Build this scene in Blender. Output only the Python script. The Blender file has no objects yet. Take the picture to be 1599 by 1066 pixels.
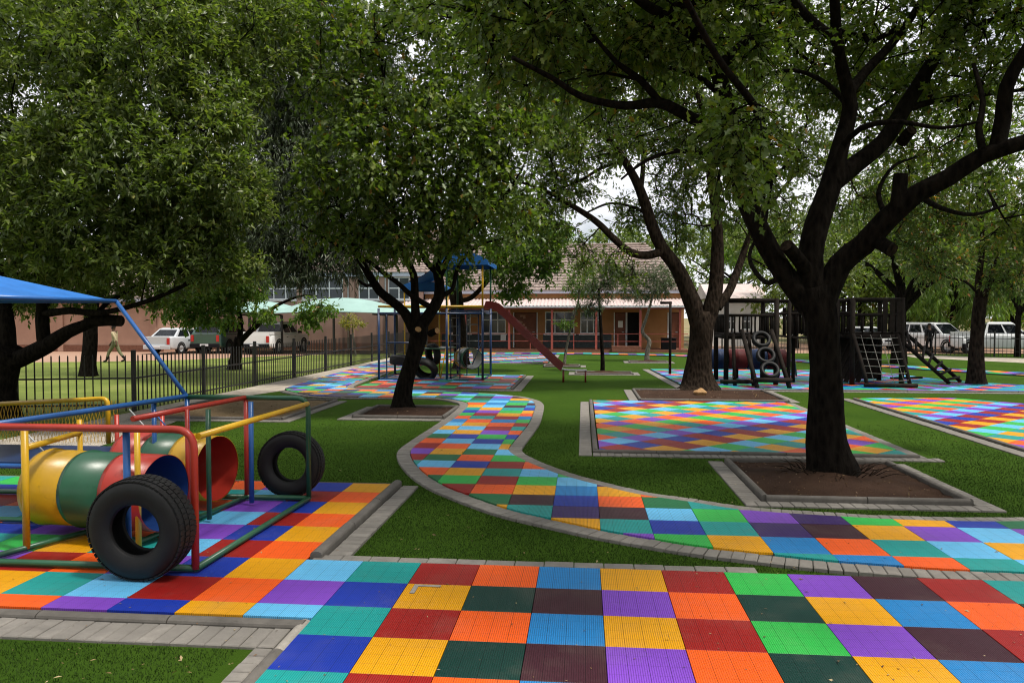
import bpy, bmesh, math, random
import numpy as np
from mathutils import Vector, Matrix

random.seed(11)
rng = np.random.default_rng(11)
scene = bpy.context.scene
col = scene.collection
PI = math.pi

# ---------------------------------------------------------------- camera
FPX, IW, IH, HOR, VPX = 1190.0, 1599.0, 1066.0, 495.0, 911.0
YAW = math.atan((VPX - 800.0) / FPX)
PIT = math.atan((IH / 2 - HOR) / FPX)
CAMZ = 2.0
cam_data = bpy.data.cameras.new('camera')
cam = bpy.data.objects.new('camera', cam_data)
col.objects.link(cam)
cam.location = (0, 0, CAMZ)
cam.rotation_euler = (PI / 2 - PIT, 0, YAW)
cam_data.sensor_width = 36
cam_data.lens = FPX / IW * 36
cam_data.clip_start = 0.05
cam_data.clip_end = 2000
scene.camera = cam

# ---------------------------------------------------------------- sky, sun, exposure
SUN_EL, SUN_AZ = 64.0, -112.0      # azimuth: degrees left of the +Y axis (negative: right)
w = bpy.data.worlds.new('World')
scene.world = w
w.use_nodes = True
wn, wl = w.node_tree.nodes, w.node_tree.links
wn.clear()
wo = wn.new('ShaderNodeOutputWorld')
bg = wn.new('ShaderNodeBackground')
sky = wn.new('ShaderNodeTexSky')
sky.sky_type = 'NISHITA'
sky.sun_disc = False
sky.sun_elevation = math.radians(SUN_EL)
sky.sun_rotation = math.radians(-SUN_AZ)
sky.air_density = 1.0
sky.dust_density = 3.0
sky.ozone_density = 1.0
sky.altitude = 1300
tc = wn.new('ShaderNodeTexCoord')
nz = wn.new('ShaderNodeTexNoise')
nz.inputs['Scale'].default_value = 2.2
nz.inputs['Detail'].default_value = 7
nz.inputs['Roughness'].default_value = 0.6
mp = wn.new('ShaderNodeMapping')
mp.inputs['Scale'].default_value = (1, 1, 2.2)
wl.new(tc.outputs['Generated'], mp.inputs[0])
wl.new(mp.outputs[0], nz.inputs['Vector'])
cr = wn.new('ShaderNodeValToRGB')
cr.color_ramp.elements[0].position = 0.30
cr.color_ramp.elements[1].position = 0.50
wl.new(nz.outputs['Fac'], cr.inputs[0])
mx = wn.new('ShaderNodeMix')
mx.data_type = 'RGBA'
wl.new(cr.outputs[0], mx.inputs[0])
wl.new(sky.outputs[0], mx.inputs[6])
mx.inputs[7].default_value = (14.5, 14.6, 14.9, 1)     # bright thin cloud
wl.new(mx.outputs[2], bg.inputs[0])
bg.inputs[1].default_value = 0.07
wl.new(bg.outputs[0], wo.inputs[0])

sd = bpy.data.lights.new('sun', 'SUN')
sd.energy = 4.6
sd.angle = math.radians(7)
sd.color = (1.0, 0.94, 0.85)
sun = bpy.data.objects.new('sun', sd)
col.objects.link(sun)
_el, _az = math.radians(SUN_EL), math.radians(SUN_AZ)
sdir = Vector((-math.sin(_az) * math.cos(_el), math.cos(_az) * math.cos(_el), math.sin(_el)))
sun.rotation_euler = sdir.to_track_quat('Z', 'Y').to_euler()
sun.location = sdir * 60

scene.view_settings.view_transform = 'Standard'
scene.view_settings.look = 'None'
scene.view_settings.gamma = 1.0
scene.view_settings.exposure = 0.2
scene.render.engine = 'CYCLES'
cy = scene.cycles
cy.max_bounces = 6
cy.diffuse_bounces = 3
cy.glossy_bounces = 2
cy.transmission_bounces = 3
cy.transparent_max_bounces = 6
cy.caustics_reflective = False
cy.caustics_refractive = False
cy.sample_clamp_indirect = 6
cy.use_denoising = True
cy.filter_width = 1.1

# ---------------------------------------------------------------- picture <-> place
_F = np.array([-math.sin(YAW) * math.cos(PIT), math.cos(YAW) * math.cos(PIT), -math.sin(PIT)])
_R = np.array([math.cos(YAW), math.sin(YAW), 0.0])
_U = np.cross(_R, _F)


def G(px, py, z=0.0):
    """ground point (height z) seen at a pixel of the photograph"""
    d = _F + _R * (px - IW / 2) / FPX - _U * (py - IH / 2) / FPX
    t = (z - CAMZ) / d[2]
    return Vector((d[0] * t, d[1] * t, z))


def D(px, py, y):
    """point at distance y (world Y) seen at a pixel"""
    d = _F + _R * (px - IW / 2) / FPX - _U * (py - IH / 2) / FPX
    t = y / d[1]
    return Vector((d[0] * t, d[1] * t, CAMZ + d[2] * t))


# ---------------------------------------------------------------- materials
MATS = {}


def srgb(r, g, b):
    f = lambda c: (c / 255 / 12.92) if c / 255 <= 0.04045 else ((c / 255 + 0.055) / 1.055) ** 2.4
    return (f(r), f(g), f(b), 1)


class NT:
    def __init__(self, name):
        self.m = bpy.data.materials.new(name)
        self.m.use_nodes = True
        self.n, self.l = self.m.node_tree.nodes, self.m.node_tree.links
        self.b = self.n['Principled BSDF']
        MATS[name] = self.m

    def new(self, t, **kw):
        nd = self.n.new('ShaderNode' + t)
        for k, v in kw.items():
            if k in nd.inputs:
                nd.inputs[k].default_value = v
            else:
                setattr(nd, k, v)
        return nd

    def link(self, a, b):
        self.l.new(a, b)

    def coord(self, kind='Object', scale=(1, 1, 1), rot=(0, 0, 0)):
        t = self.n.new('ShaderNodeTexCoord')
        m = self.n.new('ShaderNodeMapping')
        m.inputs['Scale'].default_value = scale
        m.inputs['Rotation'].default_value = rot
        if kind == 'World':
            g = self.n.new('ShaderNodeNewGeometry')
            self.link(g.outputs['Position'], m.inputs[0])
        else:
            self.link(t.outputs[kind], m.inputs[0])
        return m.outputs[0]

    def noise(self, vec, scale=5, detail=4, rough=0.55):
        nd = self.new('TexNoise')
        nd.inputs['Scale'].default_value = scale
        nd.inputs['Detail'].default_value = detail
        nd.inputs['Roughness'].default_value = rough
        self.link(vec, nd.inputs['Vector'])
        return nd.outputs['Fac']

    def ramp(self, fac, stops):
        r = self.new('ValToRGB')
        e = r.color_ramp.elements
        while len(e) < len(stops):
            e.new(0.5)
        for i, (p, c) in enumerate(stops):
            e[i].position = p
            e[i].color = c if len(c) == 4 else (*c, 1)
        self.link(fac, r.inputs[0])
        return r.outputs[0]

    def mix(self, fac, a, b, mode='MIX'):
        m = self.new('Mix')
        m.data_type = 'RGBA'
        m.blend_type = mode
        for s, i in ((fac, 0), (a, 6), (b, 7)):
            if isinstance(s, (int, float)):
                m.inputs[i].default_value = s
            elif isinstance(s, (tuple, list)):
                m.inputs[i].default_value = s if len(s) == 4 else (*s, 1)
            else:
                self.link(s, m.inputs[i])
        return m.outputs[2]

    def math(self, op, a, b=None):
        m = self.new('Math')
        m.operation = op
        for s, i in ((a, 0), (b, 1)):
            if s is None:
                continue
            if isinstance(s, (int, float)):
                m.inputs[i].default_value = s
            else:
                self.link(s, m.inputs[i])
        return m.outputs[0]

    def base(self, c):
        if isinstance(c, (tuple, list)):
            self.b.inputs['Base Color'].default_value = c if len(c) == 4 else (*c, 1)
        else:
            self.link(c, self.b.inputs['Base Color'])

    def bump(self, h, strength=0.4, dist=0.01):
        bp = self.new('Bump')
        bp.inputs['Strength'].default_value = strength
        bp.inputs['Distance'].default_value = dist
        self.link(h, bp.inputs['Height'])
        self.link(bp.outputs[0], self.b.inputs['Normal'])

    def set(self, rough=0.5, spec=0.5, metal=0.0, coat=0.0):
        self.b.inputs['Roughness'].default_value = rough
        self.b.inputs['Specular IOR Level'].default_value = spec
        self.b.inputs['Metallic'].default_value = metal
        self.b.inputs['Coat Weight'].default_value = coat


def scale3(c, k):
    return (c[0] * k, c[1] * k, c[2] * k, 1)


def mat_plain(name, c, rough=0.6, spec=0.4, metal=0.0, coat=0.0, var=0.25, nscale=6.0, bump=0.0):
    t = NT(name)
    t.set(rough, spec, metal, coat)
    v = t.coord('World')
    n = t.noise(v, nscale, 5)
    t.base(t.ramp(n, [(0.3, scale3(c, 1 - var)), (0.7, scale3(c, 1 + var * 0.7))]))
    if bump:
        t.bump(t.noise(v, nscale * 6, 4), bump, 0.005)
    return t.m


TILE_C = {
    'yellow': srgb(222, 156, 8), 'orange': srgb(236, 92, 24), 'red': srgb(148, 24, 20), 'blue': srgb(32, 124, 190),
    'royal': srgb(22, 52, 160), 'sky': srgb(100, 184, 232), 'teal': srgb(24, 148, 144), 'green': srgb(48, 176, 74),
    'purple': srgb(122, 68, 186), 'maroon': srgb(58, 24, 36), 'pine': srgb(12, 52, 46), 'forest': srgb(24, 104, 62),
    'violet': srgb(56, 32, 96)}
for k, c in TILE_C.items():
    t = NT('tile_' + k)
    t.set(0.45, 0.28)
    v = t.coord('Object')
    sx = t.new('SeparateXYZ')
    t.link(v, sx.inputs[0])
    P = 0.0134
    rib = t.math('PINGPONG', sx.outputs[0], P / 2)
    rib = t.math('DIVIDE', rib, P / 2)                       # 0 groove .. 1 ridge
    cross = t.math('DIVIDE', t.math('PINGPONG', sx.outputs[1], 0.0067), 0.0067)
    ridge = t.math('MULTIPLY', t.math('SMOOTH_MIN', t.math('MULTIPLY', rib, 2.2), 1.0), t.math('ADD', t.math('MULTIPLY', cross, 0.35), 0.65))
    seam = t.math('LESS_THAN', t.math('PINGPONG', sx.outputs[0], 0.1206 / 2), 0.0022)
    seam2 = t.math('LESS_THAN', t.math('PINGPONG', sx.outputs[1], 0.1206 / 2), 0.0011)
    sm = t.math('MAXIMUM', seam, seam2)
    gro = t.math('LESS_THAN', rib, 0.40)
    wv = t.coord('World')
    dirt = t.noise(wv, 1.7, 6, 0.65)
    fine = t.noise(wv, 40, 3)
    cc = t.mix(t.math('MULTIPLY', t.math('SUBTRACT', fine, 0.3), 0.35), c, scale3(c, 0.62))
    cc = t.mix(t.ramp(dirt, [(0.5, (0, 0, 0)), (0.85, (0.3, 0.3, 0.3))]), cc, (0.2, 0.17, 0.13, 1))
    oi = t.new('ObjectInfo')
    cc = t.mix(t.math('MULTIPLY', oi.outputs['Random'], 0.16), cc, scale3(c, 0.7))
    cc = t.mix(t.math('MULTIPLY', gro, 0.55), cc, scale3(c, 0.35))
    cc = t.mix(t.math('MULTIPLY', sm, 0.6), cc, scale3(c, 0.18))
    t.base(cc)
    t.link(t.math('ADD', t.math('MULTIPLY', dirt, 0.25), 0.36), t.b.inputs['Roughness'])
    t.bump(t.math('SUBTRACT', ridge, sm), 0.5, 0.003)

# artificial turf
t = NT('turf')
t.set(0.9, 0.02)
t.b.inputs['Sheen Weight'].default_value = 0.36
t.b.inputs['Sheen Roughness'].default_value = 0.2
t.b.inputs['Sheen Tint'].default_value = (0.28, 0.52, 0.07, 1)
v = t.coord('World')
n1 = t.noise(v, 0.7, 5)
n2 = t.noise(v, 120, 2, 0.7)
c1 = t.ramp(n1, [(0.3, (0.028, 0.062, 0.006)), (0.7, (0.046, 0.090, 0.009))])
t.base(t.mix(n2, t.mix(0.6, c1, (0.008, 0.02, 0.004)), c1))
t.bump(n2, 0.6, 0.01)
t = NT('turf_blade_shaded')  # darker than the turf sheet: shade between near blades put into the colour
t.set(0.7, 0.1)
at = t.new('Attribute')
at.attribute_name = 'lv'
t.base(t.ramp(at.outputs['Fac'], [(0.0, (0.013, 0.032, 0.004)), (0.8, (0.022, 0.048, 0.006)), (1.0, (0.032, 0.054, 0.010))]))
t = NT('lawn')
t.set(0.9, 0.1)
v = t.coord('World')
n1 = t.noise(v, 0.45, 6, 0.65)
n2 = t.noise(v, 22, 4, 0.7)
c1 = t.ramp(n1, [(0.3, (0.10, 0.135, 0.026)), (0.55, (0.175, 0.22, 0.045)), (0.75, (0.28, 0.27, 0.10))])
t.base(t.mix(n2, t.mix(0.5, c1, (0.04, 0.05, 0.014)), c1))
t.bump(n2, 0.8, 0.03)
t = NT('earth')
t.set(0.95, 0.1)
v = t.coord('World')
n1 = t.noise(v, 1.5, 6, 0.65)
n2 = t.noise(v, 40, 4, 0.7)
c1 = t.ramp(n1, [(0.3, (0.038, 0.020, 0.014)), (0.7, (0.082, 0.046, 0.029))])
t.base(t.mix(n2, t.mix(0.6, c1, (0.02, 0.012, 0.008)), c1))
t.bump(n2, 1.0, 0.03)
t = NT('sand')
t.set(0.95, 0.1)
v = t.coord('World')
n1 = t.noise(v, 2.5, 6, 0.65)
n2 = t.noise(v, 30, 4, 0.7)
c1 = t.ramp(n1, [(0.3, (0.15, 0.105, 0.058)), (0.7, (0.25, 0.18, 0.10))])
t.base(t.mix(n2, t.mix(0.5, c1, (0.08, 0.055, 0.03)), c1))
t.bump(n2, 1.0, 0.03)
t = NT('brick_paving')
t.set(0.85, 0.2)
v = t.coord('World')
n1 = t.noise(v, 0.6, 5)
bk = t.new('TexBrick')
bk.inputs['Scale'].default_value = 4.0
bk.inputs['Color1'].default_value = (0.34, 0.19, 0.13, 1)
bk.inputs['Color2'].default_value = (0.28, 0.15, 0.10, 1)
bk.inputs['Mortar'].default_value = (0.2, 0.14, 0.1, 1)
t.link(v, bk.inputs['Vector'])
t.base(t.mix(t.math('MULTIPLY', n1, 0.5), bk.outputs[0], (0.36, 0.27, 0.2, 1)))
t = NT('ground_far')
t.set(0.95, 0.1)
v = t.coord('World')
n1 = t.noise(v, 0.2, 6, 0.65)
t.base(t.ramp(n1, [(0.35, (0.10, 0.12, 0.035)), (0.65, (0.26, 0.19, 0.12))]))

mat_plain('walk_concrete', (0.33, 0.29, 0.24), 0.85, 0.2, var=0.3, nscale=3, bump=0.3)


def mat_stone(name, c, rand=0.6):
    t = NT(name)
    t.set(0.82, 0.25)
    v = t.coord('World')
    n1 = t.noise(v, 7, 6, 0.7)
    n2 = t.noise(v, 90, 4, 0.7)
    oi = t.new('ObjectInfo')
    cc = t.ramp(n1, [(0.3, scale3(c, 0.62)), (0.72, scale3(c, 1.15))])
    cc = t.mix(t.math('MULTIPLY', oi.outputs['Random'], rand), cc, scale3(c, 0.55))
    cc = t.mix(t.math('MULTIPLY', n2, 0.5), cc, scale3(c, 0.6))
    t.base(cc)
    t.bump(n2, 0.5, 0.006)


mat_stone('paver', (0.26, 0.24, 0.215))
mat_stone('kerb', (0.145, 0.132, 0.118), 0.25)
mat_stone('kerb_pale', (0.36, 0.33, 0.29), 0.2)


def mat_bark(name, c1, c2, sc=1.0):
    t = NT(name)
    t.set(0.95, 0.03)
    v = t.coord('World', (11 * sc, 11 * sc, 3.6 * sc))
    n1 = t.noise(v, 1.6, 7, 0.7)
    vo = t.new('TexVoronoi')
    vo.inputs['Scale'].default_value = 1.5
    t.link(v, vo.inputs['Vector'])
    h = t.math('ADD', t.math('MULTIPLY', n1, 0.9), t.math('MULTIPLY', vo.outputs['Distance'], 0.6))
    t.base(t.ramp(h, [(0.4, c1), (0.95, c2)]))
    t.bump(h, 1.0, 0.05)


mat_bark('bark', (0.003, 0.0025, 0.0022), (0.016, 0.013, 0.0105))
mat_bark('bark_grey', (0.005, 0.0037, 0.003), (0.036, 0.026, 0.019), 0.9)
mat_bark('bark_pale', (0.06, 0.055, 0.045), (0.2, 0.18, 0.15), 1.3)
mat_plain('cut_wood', (0.34, 0.2, 0.09), 0.8, 0.2, nscale=30)


def mat_leaf(name, stops, trans=0.4, tcol=None, rough=0.42):
    t = NT(name)
    at = t.new('Attribute')
    at.attribute_name = 'lv'
    c = t.ramp(at.outputs['Fac'], stops)
    t.set(rough, 0.4)
    t.base(c)
    tr = t.new('BsdfTranslucent')
    t.link(t.mix(1.0, c, tcol or (1.5, 1.75, 0.45, 1), 'MULTIPLY'), tr.inputs['Color'])
    ms = t.new('MixShader')
    ms.inputs[0].default_value = trans
    t.link(t.b.outputs[0], ms.inputs[1])
    t.link(tr.outputs[0], ms.inputs[2])
    out = t.n['Material Output']
    t.link(ms.outputs[0], out.inputs[0])


mat_leaf('leaf_oak', [(0.0, (0.048, 0.086, 0.016)), (0.55, (0.098, 0.146, 0.026)), (0.93, (0.165, 0.20, 0.042)), (1.0, (0.22, 0.13, 0.03))], 0.42)
mat_leaf('leaf_ash', [(0.0, (0.062, 0.094, 0.028)), (0.6, (0.118, 0.158, 0.046)), (0.95, (0.19, 0.215, 0.075)), (1.0, (0.2, 0.19, 0.06))], 0.42, rough=0.36)
mat_leaf('leaf_dark', [(0.0, (0.028, 0.045, 0.020)), (0.7, (0.052, 0.075, 0.034)), (1.0, (0.09, 0.11, 0.055))], 0.25, (1.2, 1.3, 0.6, 1))
mat_leaf('leaf_light', [(0.0, (0.055, 0.105, 0.018)), (0.6, (0.10, 0.17, 0.03)), (0.95, (0.16, 0.22, 0.045)), (1.0, (0.26, 0.15, 0.06))], 0.45)
mat_leaf('leaf_autumn', [(0.0, (0.045, 0.085, 0.018)), (0.6, (0.085, 0.13, 0.03)), (0.85, (0.16, 0.14, 0.04)), (1.0, (0.30, 0.12, 0.045))], 0.45)
mat_leaf('leaf_grey', [(0.0, (0.050, 0.075, 0.035)), (0.7, (0.085, 0.115, 0.055)), (1.0, (0.13, 0.16, 0.08))], 0.35, (1.2, 1.3, 0.7, 1))
mat_leaf('leaf_yellow', [(0.0, (0.14, 0.17, 0.025)), (0.7, (0.26, 0.25, 0.045)), (1.0, (0.36, 0.28, 0.07))], 0.45, (1.2, 1.2, 0.6, 1))
mat_leaf('leaf_dry', [(0.0, (0.10, 0.055, 0.03)), (0.5, (0.24, 0.15, 0.075)), (1.0, (0.42, 0.33, 0.18))], 0.15, (1, 0.9, 0.6, 1))


def mat_paint(name, c, rough=0.35, wear=0.5):
    t = NT(name)
    t.set(rough, 0.5)
    v = t.coord('World')
    n1 = t.noise(v, 14, 6, 0.7)
    n2 = t.noise(v, 3, 4)
    cc = t.ramp(n2, [(0.3, scale3(c, 0.8)), (0.7, scale3(c, 1.1))])
    cc = t.mix(t.ramp(n1, [(0.58, (0, 0, 0)), (0.74, (wear, wear, wear))]), cc, scale3(c, 0.45))
    t.base(cc)
    t.bump(n1, 0.15, 0.002)


mat_paint('paint_red', (0.42, 0.035, 0.02))
mat_paint('paint_yellow', (0.62, 0.36, 0.012))
mat_paint('paint_green', (0.018, 0.09, 0.045))
mat_paint('paint_blue', (0.02, 0.10, 0.32))
mat_paint('paint_navy', (0.012, 0.035, 0.11))
mat_paint('paint_slide', (0.17, 0.016, 0.014))
mat_paint('steel_black', (0.014, 0.013, 0.012), 0.5)
mat_paint('steel_grey', (0.16, 0.16, 0.16), 0.45)
mat_paint('steel_bare', (0.35, 0.36, 0.37), 0.35)
mat_paint('barrel_yellow', (0.60, 0.34, 0.012), 0.32)
mat_paint('barrel_green', (0.022, 0.105, 0.055), 0.32)
mat_paint('barrel_red', (0.42, 0.035, 0.022), 0.32)
mat_paint('barrel_blue', (0.012, 0.045, 0.19), 0.4)
mat_paint('barrel_white', (0.5, 0.52, 0.5), 0.35)
mat_plain('rubber', (0.0085, 0.0085, 0.009), 0.62, 0.35, var=0.3, nscale=9, bump=0.25)
mat_plain('canopy_blue', (0.018, 0.13, 0.42), 0.55, 0.35, var=0.2, nscale=3)
mat_plain('canopy_teal', (0.24, 0.37, 0.34), 0.7, 0.3, var=0.12, nscale=1)
mat_plain('timber', (0.016, 0.012, 0.0095), 0.85, 0.15, var=0.45, nscale=7, bump=0.4)
mat_plain('rope', (0.2, 0.19, 0.17), 0.9, 0.1)
mat_plain('red_drum', (0.14, 0.014, 0.014), 0.6)
mat_plain('blue_drum', (0.012, 0.035, 0.11), 0.6)

mat_plain('wall_orange', (0.33, 0.165, 0.07), 0.9, 0.15, var=0.15, nscale=1.5)
mat_plain('wall_pink', (0.30, 0.195, 0.155), 0.9, 0.15, var=0.12, nscale=1.5)
mat_plain('wall_peach', (0.37, 0.225, 0.165), 0.9, 0.15, var=0.12, nscale=1.5)
mat_plain('wall_white', (0.72, 0.72, 0.70), 0.85, 0.2, var=0.08, nscale=2)
mat_plain('dado', (0.05, 0.062, 0.062), 0.7, 0.3)
mat_plain('plinth', (0.16, 0.075, 0.05), 0.9, 0.1, nscale=12)
mat_plain('trim_white', (0.66, 0.68, 0.70), 0.5, 0.4, var=0.08)
mat_plain('fascia', (0.50, 0.54, 0.66), 0.5, 0.4, var=0.08)
mat_plain('door_wood', (0.16, 0.05, 0.025), 0.55, 0.4, nscale=4)
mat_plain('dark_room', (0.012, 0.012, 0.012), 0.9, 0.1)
mat_plain('post_red', (0.32, 0.075, 0.06), 0.6, 0.3)
mat_plain('gutter', (0.45, 0.47, 0.5), 0.5, 0.4)
mat_plain('paper', (0.75, 0.75, 0.72), 0.8, 0.2, var=0.05)
t = NT('glass')
t.set(0.06, 0.6)
t.base((0.035, 0.045, 0.055))
t = NT('car_glass')
t.set(0.03, 0.7)
t.base((0.012, 0.016, 0.02))
t = NT('roof_tile')
t.set(0.55, 0.5)
v = t.coord('World')
n1 = t.noise(v, 0.8, 5)
n2 = t.noise(v, 9, 4)
cc = t.ramp(n1, [(0.3, (0.20, 0.155, 0.135)), (0.7, (0.33, 0.27, 0.245))])
t.base(t.mix(t.math('MULTIPLY', n2, 0.7), cc, (0.12, 0.07, 0.05, 1)))
t = NT('roof_metal')
t.set(0.4, 0.5)
v = t.coord('World')
n2 = t.noise(v, 3, 4)
t.base(t.ramp(n2, [(0.3, (0.46, 0.36, 0.34)), (0.7, (0.58, 0.48, 0.46))]))
for nm, c in (('car_white', (0.72, 0.73, 0.74)), ('car_silver', (0.42, 0.44, 0.46)), ('car_green', (0.02, 0.06, 0.045)),
              ('car_dark', (0.012, 0.015, 0.022)), ('car_navy', (0.02, 0.03, 0.06))):
    t = NT(nm)
    t.set(0.3, 0.5, 0.0, 1.0)
    t.b.inputs['Coat Roughness'].default_value = 0.04
    t.base(c)
t = NT('lamp_red')
t.set(0.2, 0.5)
t.base((0.4, 0.012, 0.01))
t = NT('lamp_clear')
t.set(0.1, 0.6)
t.base((0.6, 0.6, 0.62))
mat_plain('khaki', (0.36, 0.30, 0.19), 0.9, 0.1, nscale=20)
mat_plain('trouser_olive', (0.15, 0.15, 0.085), 0.9, 0.1, nscale=20)
mat_plain('cloth_black', (0.012, 0.012, 0.014), 0.9, 0.1, nscale=20)
mat_plain('skin', (0.10, 0.052, 0.033), 0.6, 0.3)
mat_plain('hair', (0.008, 0.007, 0.006), 0.8, 0.2)


# ---------------------------------------------------------------- object helpers
def tag(o, label=None, cat=None, group=None, kind=None):
    if label:
        o['label'] = label
    if cat:
        o['category'] = cat
    if group:
        o['group'] = group
    if kind:
        o['kind'] = kind
    return o


def empty(name, loc=(0, 0, 0), rz=0.0):
    o = bpy.data.objects.new(name, None)
    col.objects.link(o)
    o.location = loc
    o.rotation_euler = (0, 0, rz)
    o.empty_display_size = 0.2
    return o


def link_mesh(name, me, parent=None, loc=None, rz=None, mat=None):
    o = bpy.data.objects.new(name, me)
    col.objects.link(o)
    if parent is not None:
        o.parent = parent
    if loc is not None:
        o.location = loc
    if rz is not None:
        o.rotation_euler = (0, 0, rz)
    return o


def children_of(o):
    return [c for c in bpy.data.objects if c.parent == o]


def copy_tree(o, parent=None, kids=None):
    c = o.copy()
    col.objects.link(c)
    c.parent = parent
    for ch in list(o.children):
        copy_tree(ch, c)
    return c


class MB:
    """collects shapes; build() links them as one mesh object"""

    def __init__(self):
        self.v, self.f, self.mi = [], [], []
        self.cur = 0
        self.sm = []
        self.smooth = False

    def add(self, vs, fs, smooth=None):
        o = len(self.v)
        self.v += [tuple(p) for p in vs]
        for f in fs:
            self.f.append(tuple(i + o for i in f))
            self.mi.append(self.cur)
            self.sm.append(self.smooth if smooth is None else smooth)
        return self

    def box(self, c, s, rz=0.0, bev=0.0, mtx=None):
        hx, hy, hz = s[0] / 2, s[1] / 2, s[2] / 2
        if bev > 0:
            b = min(bev, hx * .9, hy * .9, hz * .9)
            pts = []
            for z, k in ((-hz, 0), (hz - b, 0), (hz, b)):
                pts += [(-hx + k, -hy + k, z), (hx - k, -hy + k, z), (hx - k, hy - k, z), (-hx + k, hy - k, z)]
            fs = [(3, 2, 1, 0), (8, 9, 10, 11)]
            for r in (0, 4):
                fs += [(r + i, r + (i + 1) % 4, r + 4 + (i + 1) % 4, r + 4 + i) for i in range(4)]
        else:
            pts = [(x, y, z) for z in (-hz, hz) for x, y in ((-hx, -hy), (hx, -hy), (hx, hy), (-hx, hy))]
            fs = [(3, 2, 1, 0), (4, 5, 6, 7), (0, 1, 5, 4), (1, 2, 6, 5), (2, 3, 7, 6), (3, 0, 4, 7)]
        M = Matrix.Translation(Vector(c)) @ (mtx if mtx is not None else Matrix.Rotation(rz, 4, 'Z'))
        return self.add([M @ Vector(p) for p in pts], fs, False)

    def bar(self, a, b, wd, ht):
        """box beam from a to b, wd wide, ht high"""
        a, b = Vector(a), Vector(b)
        d = b - a
        q = d.to_track_quat('X', 'Z').to_matrix().to_4x4()
        return self.box((a + b) / 2, (d.length, wd, ht), mtx=q)

    def tube(self, pts, r, n=10, cap=True):
        pts = [Vector(p) for p in pts]
        rs = r if isinstance(r, (list, tuple)) else [r] * len(pts)
        vs, fs = [], []
        up = None
        for i, p in enumerate(pts):
            d = (pts[min(i + 1, len(pts) - 1)] - pts[max(i - 1, 0)]).normalized()
            if up is None:
                up = d.orthogonal().normalized()
            up = (up - d * up.dot(d))
            up = up.normalized() if up.length > 1e-6 else d.orthogonal().normalized()
            s = d.cross(up)
            for k in range(n):
                a = 2 * PI * k / n
                vs.append(p + (up * math.cos(a) + s * math.sin(a)) * rs[i])
        for i in range(len(pts) - 1):
            for k in range(n):
                fs.append((i * n + k, i * n + (k + 1) % n, (i + 1) * n + (k + 1) % n, (i + 1) * n + k))
        self.add(vs, fs, True)
        if cap:
            o = len(self.v) - len(vs)
            self.f += [tuple(o + k for k in reversed(range(n))), tuple(o + (len(pts) - 1) * n + k for k in range(n))]
            self.mi += [self.cur] * 2
            self.sm += [False] * 2
        return self

    def lathe(self, prof, M, n=32, closed=True, smooth=True):
        """profile [(radius, along)] round the local Z axis, placed with matrix M"""
        vs, fs = [], []
        m = len(prof)
        for k in range(n):
            a = 2 * PI * k / n
            for r, z in prof:
                vs.append(M @ Vector((r * math.cos(a), r * math.sin(a), z)))
        for k in range(n):
            k2 = (k + 1) % n
            for i in range(m if closed else m - 1):
                j = (i + 1) % m
                fs.append((k * m + i, k2 * m + i, k2 * m + j, k * m + j))
        return self.add(vs, fs, smooth)

    def prism(self, poly, z0, z1, bev=0.0):
        n = len(poly)
        vs = [(p[0], p[1], z0) for p in poly] + [(p[0], p[1], z1) for p in poly]
        fs = [tuple(reversed(range(n))), tuple(range(n, 2 * n))]
        fs += [(i, (i + 1) % n, n + (i + 1) % n, n + i) for i in range(n)]
        return self.add(vs, fs, False)

    def quad(self, *p):
        return self.add(p, [tuple(range(len(p)))], False)

    def mesh(self, name, mats):
        me = bpy.data.meshes.new(name)
        me.from_pydata(self.v, [], self.f)
        if isinstance(mats, str):
            mats = [mats]
        for m in mats:
            me.materials.append(MATS[m])
        me.polygons.foreach_set('material_index', self.mi)
        me.polygons.foreach_set('use_smooth', self.sm)
        me.update()
        return me

    def build(self, name, mats, parent=None, loc=None, rz=None):
        return link_mesh(name, self.mesh(name, mats), parent, loc, rz)


def rotm(axis_dir):
    """matrix whose Z axis is axis_dir"""
    return Vector(axis_dir).to_track_quat('Z', 'Y').to_matrix().to_4x4()


def fillet(pts, r, n=5):
    """round the corners of a polyline"""
    pts = [Vector(p) for p in pts]
    out = [pts[0]]
    for i in range(1, len(pts) - 1):
        a, b, c = pts[i - 1], pts[i], pts[i + 1]
        u, v = (a - b), (c - b)
        k = min(r, u.length * .45, v.length * .45)
        p0, p1 = b + u.normalized() * k, b + v.normalized() * k
        for j in range(n + 1):
            t = j / n
            out.append(p0.lerp(b, t).lerp(b.lerp(p1, t), t))
    out.append(pts[-1])
    return out
# ================================================================ GROUND
ZT = -0.05        # turf level; the mats' top is z = 0


def sheet(name, poly, z, mat, label, kind='structure'):
    mb = MB()
    mb.quad(*[(p[0], p[1], z) for p in poly])
    return tag(mb.build(name, mat), label, kind=kind)


def rect(x0, y0, x1, y1):
    return [(x0, y0), (x1, y0), (x1, y1), (x0, y1)]


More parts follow.
